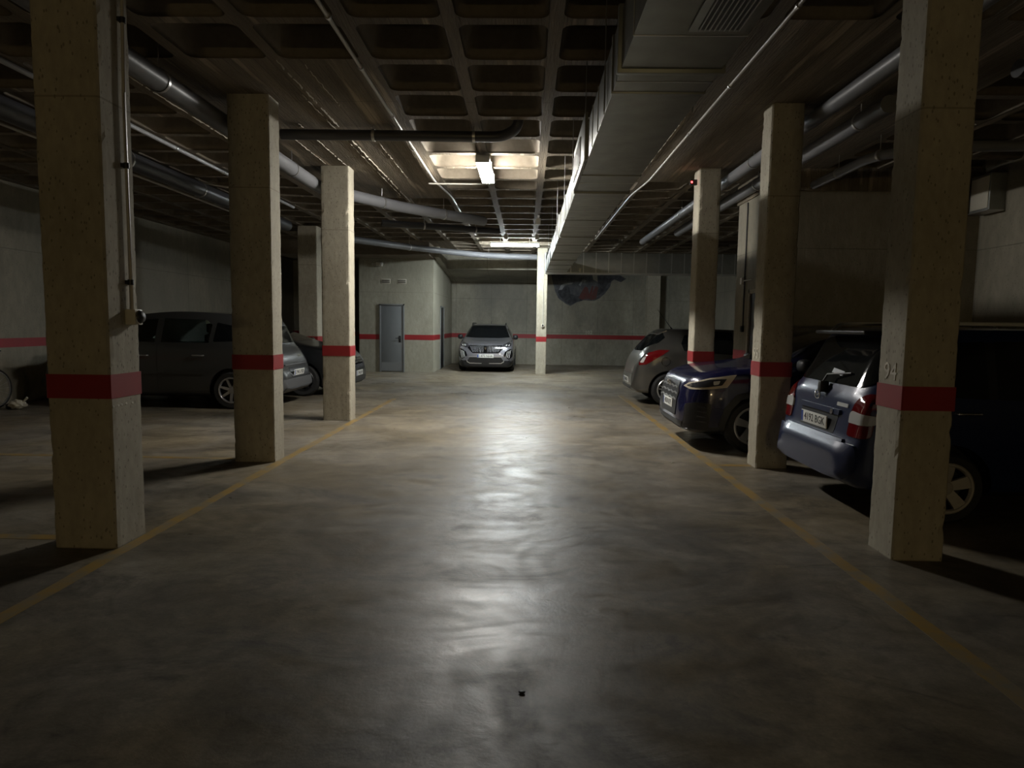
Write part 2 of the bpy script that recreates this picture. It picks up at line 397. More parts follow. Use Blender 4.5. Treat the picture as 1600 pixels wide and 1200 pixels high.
# doors
def door(name, x0, x1, y, h, axis='y'):
    d = bpy.data.objects.new(name, None); C.objects.link(d); d['kind'] = 'structure'
    def bx(n, a, b, mt, par=d, bev=.004):
        if axis == 'x': a, b = (-b[1]+y*0, a[0], a[2]), (-a[1], b[0], b[2])
        return boxo(n, a, b, mt, par, bev)
    if axis == 'y':
        leaf = boxo('door_leaf', (x0+.045, y-.03, .02), (x1-.045, y-.002, h-.045), M['door'], d, .004)
        boxo('kick_plate', (x0+.06, y-.034, .04), (x1-.06, y-.03, .30), M['doorframe'], leaf)
        for n, a, b in (('door_frame', (x0, y-.05, 0), (x0+.045, y, h)), ('door_frame', (x1-.045, y-.05, 0), (x1, y, h)), ('door_frame', (x0, y-.05, h-.045), (x1, y, h))):
            boxo(n, a, b, M['doorframe'], d, .004)
        bm = bmesh.new(); box(bm, (x1-.17, y-.042, .92), (x1-.10, y-.03, 1.12), .003)
        tube(bm, bend([(x1-.135, y-.03, 1.05), (x1-.135, y-.085, 1.05), (x1-.27, y-.085, 1.05)], .02), .011, 8)
        put('door_handle', bm, M['black'], leaf, smooth=40)
    return d
door('door_1', -4.52, -3.75, RY, 2.09)
d2 = bpy.data.objects.new('door_2', None); C.objects.link(d2); d2['kind'] = 'structure'
boxo('door_leaf', (RX1+.002, 22.05, .02), (RX1+.014, 22.85, 2.04), M['trim'], d2, .004)
for a, b in (((RX1, 22.0, 0), (RX1+.025, 22.05, 2.09)), ((RX1, 22.85, 0), (RX1+.025, 22.9, 2.09)), ((RX1, 22.0, 2.04), (RX1+.025, 22.9, 2.09))):
    boxo('door_frame', a, b, M['doorframe'], d2, .004)
d3 = bpy.data.objects.new('door_3', None); C.objects.link(d3); d3['kind'] = 'structure'
boxo('door_leaf', (BX-.02, 10.12, .02), (BX-.002, 10.47, 2.05), M['trim'], d3, .003)
boxo('door_frame', (BX-.045, 10.47, 0), (BX, 10.53, 2.11), M['pillar'], d3, .004)
boxo('door_frame', (BX-.045, 10.06, 2.05), (BX, 10.53, 2.11), M['pillar'], d3, .004)
# wall vents above the door
for k, x in enumerate((-4.32, -3.83)):
    v = root('wall_vent', (x, RY, 2.78), ('small slotted vent above the blue grey door, left one of the pair', 'small slotted vent above the blue grey door, right one of the pair')[k], 'vent', 0, 'vents over the plant room door')
    boxo('vent_frame', (-.14, -.012, -.07), (.14, 0, .07), M['offwhite'], v, .003)
    for r in range(2):
        for q in range(6):
            boxo('vent_slot', (-.12+q*.041, -.016, -.05+r*.055), (-.12+q*.041+.027, -.011, -.05+r*.055+.04), M['black'], v)
# ------------------------------------------------------------------ pillars
def pillar(x0, x1, y0, y1, label, group, h=ZC, seed=0, num=None):
    rr = random.Random(seed)
    bm = bmesh.new(); cx, cy = (x0+x1)/2, (y0+y1)/2; hx, hy = (x1-x0)/2, (y1-y0)/2
    nz = int(h/.045); rings = []
    b = .014
    base = []
    for (sx, sy) in ((1, -1), (1, 1), (-1, 1), (-1, -1)):
        pts = [(sx*(hx-.05), sy*hy, 0), (sx*(hx-b), sy*hy, 1), (sx*hx, sy*(hy-b), 1), (sx*hx, sy*(hy-.05), 0)]
        base += pts if sx*sy < 0 else pts[::-1]
    chip = [0]*4
    for k in range(nz+1):
        z = h*k/nz; ring = []
        for c in range(4):
            if rr.random() < .10: chip[c] = rr.random()**2*.009
            else: chip[c] *= .4
        for q, (px, py, e) in enumerate(base):
            j = (chip[q//4] + rr.random()*.003)*e
            ring.append(bm.verts.new((px-math.copysign(j, px), py-math.copysign(j, py), z)))
        rings.append(ring)
    for A, B in zip(rings, rings[1:]):
        for q in range(16): bm.faces.new((A[q], A[(q+1) % 16], B[(q+1) % 16], B[q]))
    bm.faces.new(rings[0]); bm.faces.new(rings[-1])
    o = put('concrete_pillar', bm, M['pillar'], None, (cx, cy, 0)); tag(o, label, 'pillar', group)
    bm = bmesh.new(); e = .003
    cc = [(hx+e-.008, -hy-e), (hx+e, -hy-e+.008), (hx+e, hy+e-.008), (hx+e-.008, hy+e), (-hx-e+.008, hy+e), (-hx-e, hy+e-.008), (-hx-e, -hy-e+.008), (-hx-e+.008, -hy-e)]
    A = [bm.verts.new((p[0], p[1], ZB0)) for p in cc]; B = [bm.verts.new((p[0], p[1], ZB1)) for p in cc]
    for q in range(8): bm.faces.new((A[q], A[(q+1) % 8], B[(q+1) % 8], B[q]))
    bm.faces.new(A); bm.faces.new(B)
    put('red_stripe', bm, M['red'], o)
    if num: text('bay_number', num, .165, M['number'], o, (-hx-.002, .0, 1.238), (0, -1, 0), (0, 0, 1))
    return o
gl = 'concrete pillars of the left row'; gr = 'concrete pillars of the right row'
pL1 = pillar(-3.11, -2.69, 4.22, 4.57, 'large concrete pillar at near left with conduit and alarm box on its side', gl, seed=1)
pL2 = pillar(-3.13, -2.69, 6.99, 7.29, 'second concrete pillar of the left row, dark front and pale narrow side', gl, seed=2)
pL3 = pillar(-3.12, -2.69, 10.09, 10.40, 'brightly lit concrete pillar of the left row beside the lamp', gl, seed=3)
pR1 = pillar(2.44, 2.78, 4.32, 4.64, 'large concrete pillar at near right numbered 94', gr, seed=4, num='94')
pR2 = pillar(2.51, 2.85, 7.15, 7.44, 'concrete pillar numbered 95 between the blue hatchback and the navy car', gr, seed=5, num='95')
pR3 = pillar(2.50, 2.82, 10.0, 10.33, 'third concrete pillar of the right row beside the grey hatchback', gr, seed=6)
pC = pillar(.30, .62, 20.49, 20.85, 'slim pale pillar at far centre right of the silver car', 'far pillars', seed=7)
pL4 = pillar(-5.62, -5.15, 16.3, 16.7, 'shadowed pillar in the far left bay behind the dark cars', 'far pillars', seed=8)
# white paint dots below the stripe of the nearest left pillar
for y, w in ((-.15, .016), (-.10, .022), (-.06, .02), (-.01, .02), (.06, .018)):
    bm = bmesh.new()
    bmesh.ops.create_uvsphere(bm, u_segments=8, v_segments=5, radius=.5, matrix=Matrix.Translation((.2105, y, .945+rnd.uniform(-.006, .006))) @ Matrix.Diagonal((.004, w*1.3, .018, 1)))
    put('paint_dot', bm, M['offwhite'], pL1)
# ------------------------------------------------------------------ floor lines
def line(x0, x1, y0, y1, label):
    bm = bmesh.new(); n = max(2, int(max(x1-x0, y1-y0)/.25)); vs = []
    lx = x1-x0 > y1-y0
    for k in range(n+1):
        t = k/n; j = [rnd.uniform(-.006, .006) for _ in range(2)]
        if lx: vs.append((bm.verts.new((x0+(x1-x0)*t, y0+j[0], .002)), bm.verts.new((x0+(x1-x0)*t, y1+j[1], .002))))
        else: vs.append((bm.verts.new((x0+j[0], y0+(y1-y0)*t, .002)), bm.verts.new((x1+j[1], y0+(y1-y0)*t, .002))))
    for a, b in zip(vs, vs[1:]): bm.faces.new((a[0], b[0], b[1], a[1]))
    r = bmesh.ops.extrude_face_region(bm, geom=list(bm.faces))
    bmesh.ops.translate(bm, verts=[g for g in r['geom'] if isinstance(g, bmesh.types.BMVert)], vec=(0, 0, -.0018))
    return tag(put('floor_line', bm, M['yellow']), label, 'floor marking')
line(-2.685, -2.59, .5, 13.2, 'long worn yellow floor line along the left pillars')
line(2.03, 2.13, .5, 14.6, 'long worn yellow floor line along the right parked cars')
line(-8.6, -3.15, 4.38, 4.47, 'faint yellow bay line left of the nearest left pillar')
line(-8.6, -3.15, 7.10, 7.19, 'faint yellow bay line left of the second left pillar')
line(2.14, 2.50, 7.24, 7.33, 'short yellow bay line at the foot of the pillar numbered 95')
# ------------------------------------------------------------------ lamps
def lamp(name, loc, length, label, mat, rz=0, w=.19):
    t = root(name, loc, label, 'lamp', rz, 'ceiling strip lamps')
    l = length/2
    boxo('housing', (-w/2, -l, 0), (w/2, l, .045), M['lamphouse'], t, .008)
    boxo('diffuser', (-w/2+.004, -l+.015, -.062), (w/2-.004, l-.015, .001), mat, t, .02)
    for s in (-1, 1):
        boxo('end_cap', (-w/2-.002, s*l-.016, -.058), (w/2+.002, s*l+.012, .04), M['lamphouse'], t, .006)
        for q in (-1, 1):
            boxo('clip', (q*w/2-.012, s*l*.55-.02, -.03), (q*w/2+.012, s*l*.55+.02, .025), M['offwhite'], t, .004)
    for s in (-1, 1): boxo('bracket', (-.02, s*l*.6-.015, .044), (.02, s*l*.6+.015, ZC-loc[2]+(.012 if rz == 0 else .2)), M['steel'], t)
    return t
lamp('strip_lamp', (-.63, 9.87, 3.755), 1.34, 'glowing strip lamp under the ribbed ceiling above the aisle', M['lamp'])
lamp('strip_lamp', (-.36, 18.85, 3.765), 1.36, 'far glowing strip lamp set crosswise near the silver car', M['lamp_far'], PI/2, .16)
t = root('fill_lamp', (0, YN, 1.75), 'added warm fill lamp on the end wall, unseen behind the viewer', 'lamp')  # made-up fill lamp, out of view, to warm the pillar fronts
boxo('housing', (-.7, 0, -.09), (.7, .05, .09), M['lamphouse'], t, .008)
boxo('diffuser', (-.68, .049, -.075), (.68, .10, .075), M['lamp_fill'], t, .015)
# ------------------------------------------------------------------ ventilation duct
du = root('ventilation_duct', (.79, 0, 0), 'long galvanised rectangular air duct hanging along the aisle ceiling', 'duct')
DZ0, DZ1, DX = 2.96, 3.29, .28
boxo('duct_casing', (-DX, -2, DZ0), (DX, 18.46, DZ1), M['duct'], du, .004)
fl = [1.0, 2.35, 3.9, 4.27, 6.55, 7.35, 9.3, 11.0, 12.2, 13.5, 14.9, 16.2, 17.4]
for y in fl:
    e = .022 if y in (3.9, 7.35, 11.0, 14.9) else .010
    bm = bmesh.new(); box(bm, (-DX-e, y-.018, DZ0-e), (DX+e, y+.018, DZ1+e), .003); put('flange', bm, M['duct'], du, smooth=40)
ys = [.4, 1.5, 2.0, 3.07, 3.45, 4.08]
y = 6.9
while y < 18.3:
    if min(abs(y-f) for f in fl) > .12: ys.append(y)
    y += .42
for y in ys: boxo('seam', (-DX-.004, y-.004, DZ0-.003), (DX+.004, y+.004, DZ1+.003), M['seam'], du)
for y in fl: boxo('shade_line', (-DX-.003, y+.019, DZ0-.004), (DX+.003, y+.034, DZ1+.003), M['black'], du)  # black strips painting the shadow line beside each flange
y = 4.7
while y < 6.5: boxo('side_seam', (-DX-.006, y-.005, DZ0), (-DX, y+.005, DZ1), M['seam'], du); y += .42
# bottom grille and side grille
def louvre(bm, c, hx, hy, n, ax):
    pass
gb = boxo('grille_frame', (-.028, 2.3, DZ0-.014), (.245, 3.38, DZ0-.002), M['duct'], du, .003)
boxo('grille_opening', (.012, 2.34, DZ0-.017), (.212, 3.345, DZ0-.013), M['black'], gb)
for k in range(9):
    x = .018+k*.0235
    boxo('louvre', (x-.003, 2.34, DZ0-.024), (x+.003, 3.345, DZ0-.012), M['seam'], gb)
gs = boxo('grille_frame', (-DX-.03, 5.95, DZ0+.0), (-DX-.004, 7.3, DZ1+.075), M['duct'], du, .003)
boxo('grille_opening', (-DX-.034, 6.35, DZ0+.06), (-DX-.029, 7.2, DZ1-.02), M['black'], gs)
for k in range(9):
    y = 6.38+k*.1
    boxo('louvre', (-DX-.042, y-.006, DZ0+.06), (-DX-.03, y+.006, DZ1-.02), M['seam'], gs)
def up(x, y): return ZC+.02 if solid(GX+PX*(math.floor((x-GX)/PX)+.5), GY+PY*(math.floor((y-GY)/PY)+.5)) else ZC+.24
for y in (4.6, 6.1, 7.75, 9.4, 11.6, 13.9, 16.2):
    for s in (-1, 1):
        bm = bmesh.new(); tube(bm, [(s*(DX+.015), y, DZ0-.01), (s*(DX+.015), y, up(.79+s*(DX+.015), y))], .004, 6); put('hanger_rod', bm, M['steel'], du)
# cross duct at the far end
cd = root('cross_duct', (.5, 18.5, 0), 'seamed galvanised duct running crosswise at the far right end', 'duct')
boxo('duct_casing', (0, 0, 2.97), (6.1, .55, 3.51), M['duct'], cd, .004)
x = .35
while x < 6:
    e = .02 if int(x*100) % 3 == 0 else .008
    boxo('seam', (x-.011, -e, 2.965), (x+.011, .55+e, 3.515), M['seam'], cd); x += .345
boxo('bottom_flange', (0, -.012, 2.95), (6.1, .56, 2.972), M['seam'], cd)
boxo('nozzle', (.92, -.03, 2.99), (.98, -.005, 3.09), M['offwhite'], cd, .005)
# ------------------------------------------------------------------ pipes
def pipe(name, pts, r, mat, label, clamps=(), rad=.22, cat='pipe', group=None, hang=True):
    pts = bend(pts, rad) if len(pts) > 2 else [Vector(p) for p in pts]
    b = pts[0].copy()
    t = root(name, b, label, cat, 0, group)
    bm = bmesh.new(); tube(bm, [p-b for p in pts], r, 18); put('pipe_run', bm, mat, t, smooth=40)
    for p, d in clamps:
        p = Vector(p)-b; d = Vector(d).normalized()
        bm = bmesh.new(); tube(bm, [p-d*.016, p+d*.016], r+.008, 18)
        if hang: q = p+b; tube(bm, [p+Vector((0, 0, r)), Vector((p.x, p.y, up(q.x, q.y)-b.z))], .005, 6)
        put('clamp', bm, M['steel'], t, smooth=40)
    return t
Yd = (0, 1, 0)
pipe('drain_pipe', [(-3.25, -1, 3.6), (-3.25, 10.55, 3.6), (-2.3, 12.15, 3.6), (-.9, 13.7, 3.6)], .095, M['pipe'],
     'thick grey drain pipe running past the left pillar tops', [((-3.25, 5.95, 3.6), Yd), ((-3.25, 7.75, 3.6), Yd), ((-3.25, 9.25, 3.6), Yd), ((-2.55, 11.73, 3.6), (.95, 1.6, 0)), ((-1.62, 12.9, 3.6), (1.4, 1.55, 0))])
pipe('drain_pipe', [(-2.95, 8.05, 3.73), (-.42, 8.08, 3.73), (-.30, 8.07, 3.74), (-.14, 7.98, 3.80), (-.12, 7.97, 4.05)], .062, M['pipe_dark'],
     'black drain pipe crossing the aisle ceiling above the lamp', [((-1.85, 8.06, 3.73), (1, 0, 0)), ((-.66, 8.08, 3.73), (1, 0, 0))], .1)
pipe('drain_pipe', [(-5.4, 1, 3.65), (-5.4, 15, 3.65)], .12, M['pipe_dark'], 'dark thick pipe under the ceiling of the left bays',
     [((-5.4, 7.6, 3.65), Yd), ((-5.4, 9.0, 3.65), Yd), ((-5.4, 11.0, 3.65), Yd)])
pipe('conduit_run', [(-5.72, 1, 3.6), (-5.72, 15, 3.6)], .016, M['conduit'], 'thin conduit below the dark thick pipe of the left bays', cat='conduit')
pipe('conduit_run', [(-4.72, 1, 3.80), (-4.72, 13.5, 3.80)], .026, M['pipe_light'], 'pale conduit on the left bay ceiling beside the coffers', [((-4.72, 9.0, 3.8), Yd), ((-4.72, 10.4, 3.8), Yd)], cat='conduit', hang=False)
pipe('conduit_run', [(-5.56, 1, 3.81), (-5.56, 11.2, 3.81), (-4.9, 11.9, 3.81)], .018, M['conduit'], 'thin bent conduit on the left bay ceiling above the dark pipe', cat='conduit', hang=False)
pipe('drain_pipe', [(2.98, -1, 3.71), (2.98, 17.6, 3.71)], .075, M['pipe'], 'grey pipe along the right pillar tops, nearest the aisle',
     [((2.98, 5.35, 3.71), Yd), ((2.98, 8.35, 3.71), Yd), ((2.98, 9.1, 3.71), Yd), ((2.98, 13.2, 3.71), Yd)])
pipe('drain_pipe', [(3.42, 6.6, 3.66), (3.42, 15.5, 3.66)], .085, M['pipe'], 'grey pipe behind the second right pillar, outer of two',
     [((3.42, 7.15, 3.66), Yd), ((3.42, 10.2, 3.66), Yd)])
pipe('drain_pipe', [(4.15, 9.95, 3.6), (4.15, 8.3, 3.6), (4.6, 7.85, 3.6), (6.55, 7.7, 3.6)], .06, M['pipe'], 'bent grey pipe turning to the right wall',
     [((4.15, 9.2, 3.6), Yd), ((4.2, 8.25, 3.6), (.3, -1, 0)), ((4.55, 7.9, 3.6), (1, -1, 0))])
pipe('drain_pipe', [(3.9, 5.6, 3.62), (6.5, 5.9, 3.55)], .07, M['pipe_dark'], 'dark pipe above the blue hatchback by the right wall', [((4.3, 5.65, 3.61), (1, .1, 0))])
pipe('drain_pipe', [(-4.6, 16.9, 3.62), (-3.06, 19.0, 3.62), (-1.3, 20.7, 3.62), (.9, 21.1, 3.62)], .085, M['pipe'], 'long grey pipe under the far ceiling in front of the back bay',
     [((-3.3, 18.67, 3.62), (1.5, 2.1, 0)), ((-1.2, 20.72, 3.62), (2.2, .4, 0))], .8)
pipe('drain_pipe', [(-3.16, 14.5, 3.66), (-.67, 15.6, 3.66)], .07, M['pipe_dark'], 'short black pipe under the dark far coffers', [((-2.3, 14.88, 3.66), (2.49, 1.1, 0)), ((-1.2, 15.37, 3.66), (2.49, 1.1, 0))])
cl = [((-1.535, y, 3.815), Yd) for y in (2.0, 3.6, 5.2, 6.2, 7.6, 9.0, 10.3)]
pipe('conduit_run', [(-1.545, -1, 3.815), (-1.53, 11.0, 3.815), (-1.40, 12.2, 3.815), (-1.40, 14.4, 3.815)], .017, M['conduit'], 'long grey conduit on the ceiling left of the glowing lamp', cl, .3, 'conduit', hang=False)
pipe('conduit_run', [(-1.62, 10.95, 3.77), (-.63, 10.95, 3.77), (-.63, 10.56, 3.77)], .013, M['conduit'], 'short conduit feeding the glowing lamp', (), .06, 'conduit')
pipe('conduit_run', [(1.91, -1, 3.815), (1.90, 10.8, 3.815), (1.80, 12.0, 3.815), (1.80, 18, 3.815)], .015, M['conduit'], 'long pale conduit on the ceiling right of the air duct', [((1.905, y, 3.815), Yd) for y in (3, 5, 6.6, 8.2, 9.8)], .3, 'conduit', hang=False)
pipe('conduit_run', [(-1.35, 17.0, 3.72), (.52, 17.0, 3.72)], .014, M['conduit'], 'thin conduit crossing the ceiling before the far lamp', (), .2, 'conduit')
for k, (x, y) in enumerate(((-.55, 17.0), (.23, 17.0), (.215, 14.4))):
    j = root('junction_box', (x, y, 3.72), ('white junction box on the far crosswise conduit, left of two', 'white junction box on the far crosswise conduit, right of two', 'white junction box on the ceiling nearer than the crosswise conduit')[k], 'junction box', 0, 'white ceiling junction boxes')
    boxo('box_body', (-.05, -.035, -.06), (.05, .035, .06), M['offwhite'], j, .006)
    boxo('box_lid', (-.045, -.042, -.05), (.045, -.034, .05), M['offwhite'], j, .003)
    boxo('mount', (-.02, -.02, .06), (.02, .02, ZC-3.72+.01), M['steel'], j)
# ------------------------------------------------------------------ fittings
t = root('alarm_box', (-2.69, 4.45, 1.53), 'grey alarm push box with black dome on the nearest left pillar', 'alarm box')
boxo('box_body', (0, -.045, -.05), (.07, .045, .055), M['offwhite'], t, .006)
bm = bmesh.new(); lathe(bm, [(.0, .034), (.030, .030), (.040, .018), (.042, 0)], 20, 'x', (.07, 0, .003)); put('push_dome', bm, M['black'], t, smooth=50)
bm = bmesh.new(); lathe(bm, [(.043, .0), (.046, .006), (.043, .012)], 20, 'x', (.068, 0, .003)); put('dome_ring', bm, M['chrome'], t, smooth=50)
t = root('conduit_run', (-2.69, 4.45, 0), 'vertical grey conduit with black clips on the nearest left pillar', 'conduit')
bm = bmesh.new(); tube(bm, [(.022, 0, 1.585), (.022, 0, 3.0), (.022, .02, 3.6), (.022, .03, ZC)], .0125, 10); put('pipe_run', bm, M['conduit'], t, smooth=40)
for z, y in ((1.765, 0), (2.53, 0), (3.46, .015)):
    bm = bmesh.new(); tube(bm, [(.022, y, z-.018), (.022, y, z+.018)], .019, 10); box(bm, (0, y-.03, z-.012), (.02, y+.03, z+.012)); put('clip', bm, M['black'], t, smooth=40)
def switch(name, loc, h, label, facing, mat):
    t = root(name, loc, label, 'switch')
    if facing == 'y':
        boxo('switch_body', (-.04, -.045, -.05), (.04, 0, .05), M['offwhite'], t, .006)
        boxo('rocker', (-.022, -.052, -.03), (.022, -.044, .03), M['black'], t, .003)
        tubeo('feed_conduit', [(0, -.014, .05), (0, -.014, h)], .010, mat, t, 8)
    else:
        boxo('switch_body', (-.045, -.04, -.05), (0, .04, .05), M['black'], t, .006)
        boxo('rocker', (-.052, -.022, -.03), (-.044, .022, .03), M['trim'], t, .003)
        tubeo('feed_conduit', [(-.014, 0, .05), (-.014, 0, h)], .011, mat, t, 8)
    return t
switch('light_switch', (.50, 20.49, 1.50), 2.2, 'small switch with thin conduit on the far pale pillar', 'y', M['conduit'])
sw = switch('light_switch', (BX, 10.82, 1.50), 2.0, 'black switch with conduit on the shadowed block wall', 'x', M['pipe_dark'])
t = root('junction_box', (BX, 10.9, 2.27), 'small pale junction box on the conduit of the block wall', 'junction box')
boxo('box_body', (-.05, -.045, -.055), (0, .045, .055), M['offwhite'], t, .006)
tubeo('branch_conduit', [(-.02, -.045, 0), (-.02, -.45, 0)], .010, M['conduit'], t, 8)
t = root('detector', (2.43, 10.15, 3.66), 'small detector with a red light at the top of the third right pillar', 'detector')
boxo('sensor_body', (-.03, -.03, -.04), (.068, .03, .04), M['black'], t, .006)
bm = bmesh.new(); bmesh.ops.create_uvsphere(bm, u_segments=10, v_segments=8, radius=.014, matrix=Matrix.Translation((-.012, -.032, 0))); put('indicator_light', bm, M['led'], t, smooth=80)
t = root('emergency_light', (-4.45, RY, 3.30), 'small floodlight on the room wall above and left of the door', 'lamp')
boxo('light_body', (-.16, -.09, -.07), (.03, 0, .05), M['offwhite'], t, .01)
boxo('light_arm', (-.30, -.05, -.05), (-.16, -.02, .02), M['conduit'], t, .005)
bm = bmesh.new(); lathe(bm, [(.0, -.14), (.04, -.13), (.055, -.09)], 16, 'y', (.01, 0, .0)); put('light_lens', bm, M['clearlamp'], t, smooth=50)
t = root('wall_cabinet', (XR, 9.72, 3.45), 'square framed metal cabinet hung high on the right wall', 'cabinet')
boxo('cabinet_body', (-.22, -.21, -.25), (0, .21, .26), M['duct'], t, .006)
boxo('front_panel', (-.228, -.18, -.215), (-.219, .18, .22), M['offwhite'], t, .003)
boxo('bottom_rail', (-.245, -.215, -.262), (-.01, .215, -.245), M['steel'], t, .003)
# graffiti on the back wall
g = root('graffiti', (2.2, YB, 2.75), 'dark sprayed graffiti with rust red zigzag high on the back wall', 'graffiti')
def flatpoly(bm, pts, y0, y1):
    a = [bm.verts.new((x, y0, z)) for x, z in pts]; b = [bm.verts.new((x, y1, z)) for x, z in pts]
    n = len(pts); bm.faces.new(a); bm.faces.new(b[::-1])
    for k in range(n): bm.faces.new((a[k], b[k], b[(k+1) % n], a[(k+1) % n]))
GM = worn_paint('graffiti grey', (.045, .05, .062), (.12, .125, .13), .35, .65, .8, 4)
GD = worn_paint('graffiti dark', (.02, .022, .03), (.07, .072, .08), .35, .65, .8, 5)
GR = worn_paint('graffiti rust', (.13, .035, .035), (.09, .05, .045), .35, .65, .8, 6)
GW = worn_paint('graffiti pale', (.28, .29, .30), (.14, .145, .15), .35, .6, .8, 6)
bm = bmesh.new()
flatpoly(bm, [(-1.3,.72),(-1.22,.35),(-1.12,.02),(-1.0,-.22),(-.72,-.42),(-.55,-.5),(-.3,-.36),(-.05,-.28),(.35,-.30),(.55,-.2),(.75,-.02),(.95,.25),(1.0,.5),(.55,.62),(.5,.4),(.3,.5),(.25,.72)], -.003, 0)
put('grey_cloud', bm, GM, g)
bm = bmesh.new(); flatpoly(bm, [(.45,.66),(.5,.1),(.3,-.05),(.2,-.1),(.5,-.1),(.72,.05),(.85,.35),(1.1,.52),(1.35,.42),(1.55,.55),(1.3,.68),(.9,.72)], -.0045, -.001); put('dark_shape', bm, GD, g)
bm = bmesh.new(); flatpoly(bm, [(-1.0,.1),(-.92,.28),(-.75,.36),(-.45,.38),(-.5,.32),(-.75,.28),(-.88,.1)], -.006, -.003); put('pale_stroke', bm, GW, g)
bm = bmesh.new(); flatpoly(bm, [(-.25,.3),(-.1,.5),(.05,.48),(.0,.4),(-.1,.42),(-.18,.25)], -.006, -.003); put('pale_stroke', bm, GW, g)
bm = bmesh.new(); flatpoly(bm, [(-1.05,.02),(-.85,.25),(-.6,.2),(-.55,-.05),(-.2,-.15),(-.1,-.3),(-.3,-.34),(-.55,-.46),(-.8,-.32)], -.0045, -.001); put('dark_shape', bm, GD, g)
bm = bmesh.new(); flatpoly(bm, [(-.12,.05),(.0,.25),(.1,.2),(.16,-.05),(.26,.26),(.33,.27),(.24,-.1),(.40,.26),(.5,.22),(.42,-.24),(.25,-.26),(.12,-.22),(-.1,-.25),(-.25,-.2)], -.006, -.003); put('red_zigzag', bm, GR, g)
# floor litter
def blob(name, loc, r, mat, label, cat, sq=.4, n=3, seed=1):
    rr = random.Random(seed); bm = bmesh.new()
    bmesh.ops.create_icosphere(bm, subdivisions=n, radius=r)
    for v in bm.verts:
        k = 1+.35*mathutils.noise.noise(v.co*(2.2/r)+Vector((seed, 0, 0)))
        v.co = Vector((v.co.x*k*1.2, v.co.y*k*.9, v.co.z*k*sq))
    mz = min(v.co.z for v in bm.verts)
    for v in bm.verts: v.co.z -= mz
    return tag(put(name, bm, mat, None, loc, smooth=60), label, cat)
blob('dry_leaf', (.005, 2.62, 0), .012, M['black'], 'tiny black scrap lying on the aisle floor near the viewer', 'litter', .4, 2, 3)
blob('paper_scrap', (1.664, 7.37, 0), .012, M['offwhite'], 'tiny white scrap on the floor by the right yellow line', 'litter', .3, 2, 5)
blob('paper_scrap', (-2.03, 11.55, 0), .012, M['offwhite'], 'tiny white scrap on the floor beyond the lit left pillar', 'litter', .3, 2, 6)
bg = root('plastic_bag', (-8.40, 10.72, 0), 'crumpled white bag on the floor by the left wall beside the bicycle', 'bag')
bgm = blob('bag_body', (0, 0, 0), .11, M['offwhite'], '', '', .65, 4, 9); bgm.parent = bg
for k in ('label', 'category', 'kind'): del bgm[k]
tubeo('bag_handle', bend([(.06, 0, .1), (.13, .0, .16), (.17, .0, .20)], .03), [.018]*8, M['offwhite'], bg, 8)
boot = blob('bag_base', (-.13, 0, 0), .055, M['trim'], '', '', .9, 3, 4); boot.parent = bg
for k in ('label', 'category', 'kind'): del boot[k]
# bicycle leaning on the left wall (only its front wheel enters the picture)
bk = root('bicycle', (-8.70, 10.60, 0), 'bicycle leaning by the left wall, one wheel in view at the edge', 'bicycle', PI)
bk.rotation_euler = (0, 0, math.radians(262))
def bwheel(x, nm):
    bm = bmesh.new(); n = 40; r, q = .325, .018
    for k in range(n):
        pass
    rings = lathe(bm, [(r+q*math.cos(a), q*math.sin(a)) for a in [i*PI/4 for i in range(9)]], 40, 'y', (x, 0, .345))
    w = put('wheel', bm, M['tyre'], bk, smooth=60)
    bm = bmesh.new(); lathe(bm, [(.300, -.012), (.310, -.012), (.310, .012), (.296, .012), (.300, -.012)], 40, 'y', (x, 0, .345)); put('rim', bm, M['alloy'], w, smooth=30)
    bm = bmesh.new()
    for k in range(18):
        a = 2*PI*k/18; tube(bm, [(x+.02*math.cos(a), .02*(-1)**k, .345+.02*math.sin(a)), (x+.3*math.cos(a), 0, .345+.3*math.sin(a))], .0015, 5)
    tube(bm, [(x, -.035, .345), (x, .035, .345)], .02, 10); put('spokes', bm, M['steel'], w)
bwheel(0, 'front'); bwheel(1.03, 'rear')
fm = bmesh.new()
for a, b in (((.16, 0, .78), (.62, 0, .30)), ((.14, 0, .86), (.80, 0, .82)), ((.80, 0, .88), (.62, 0, .30)), ((.62, 0, .30), (1.03, .04, .345)), ((.80, 0, .80), (1.03, .04, .345)), ((0, .045, .345), (.12, .03, .72)), ((0, -.045, .345), (.12, -.03, .72)), ((.12, 0, .70), (.17, 0, .95))):
    tube(fm, [a, b], .016, 10)
put('frame', fm, M['p_dark'], bk, smooth=40)
tubeo('handlebar', bend([(.10, -.3, .98), (.17, -.2, .97), (.17, .2, .97), (.10, .3, .98)], .06), .012, M['black'], bk, 10)
bm = bmesh.new(); box(bm, (.70, -.06, .89), (.95, .06, .94), .02); put('saddle', bm, M['black'], bk, smooth=50)
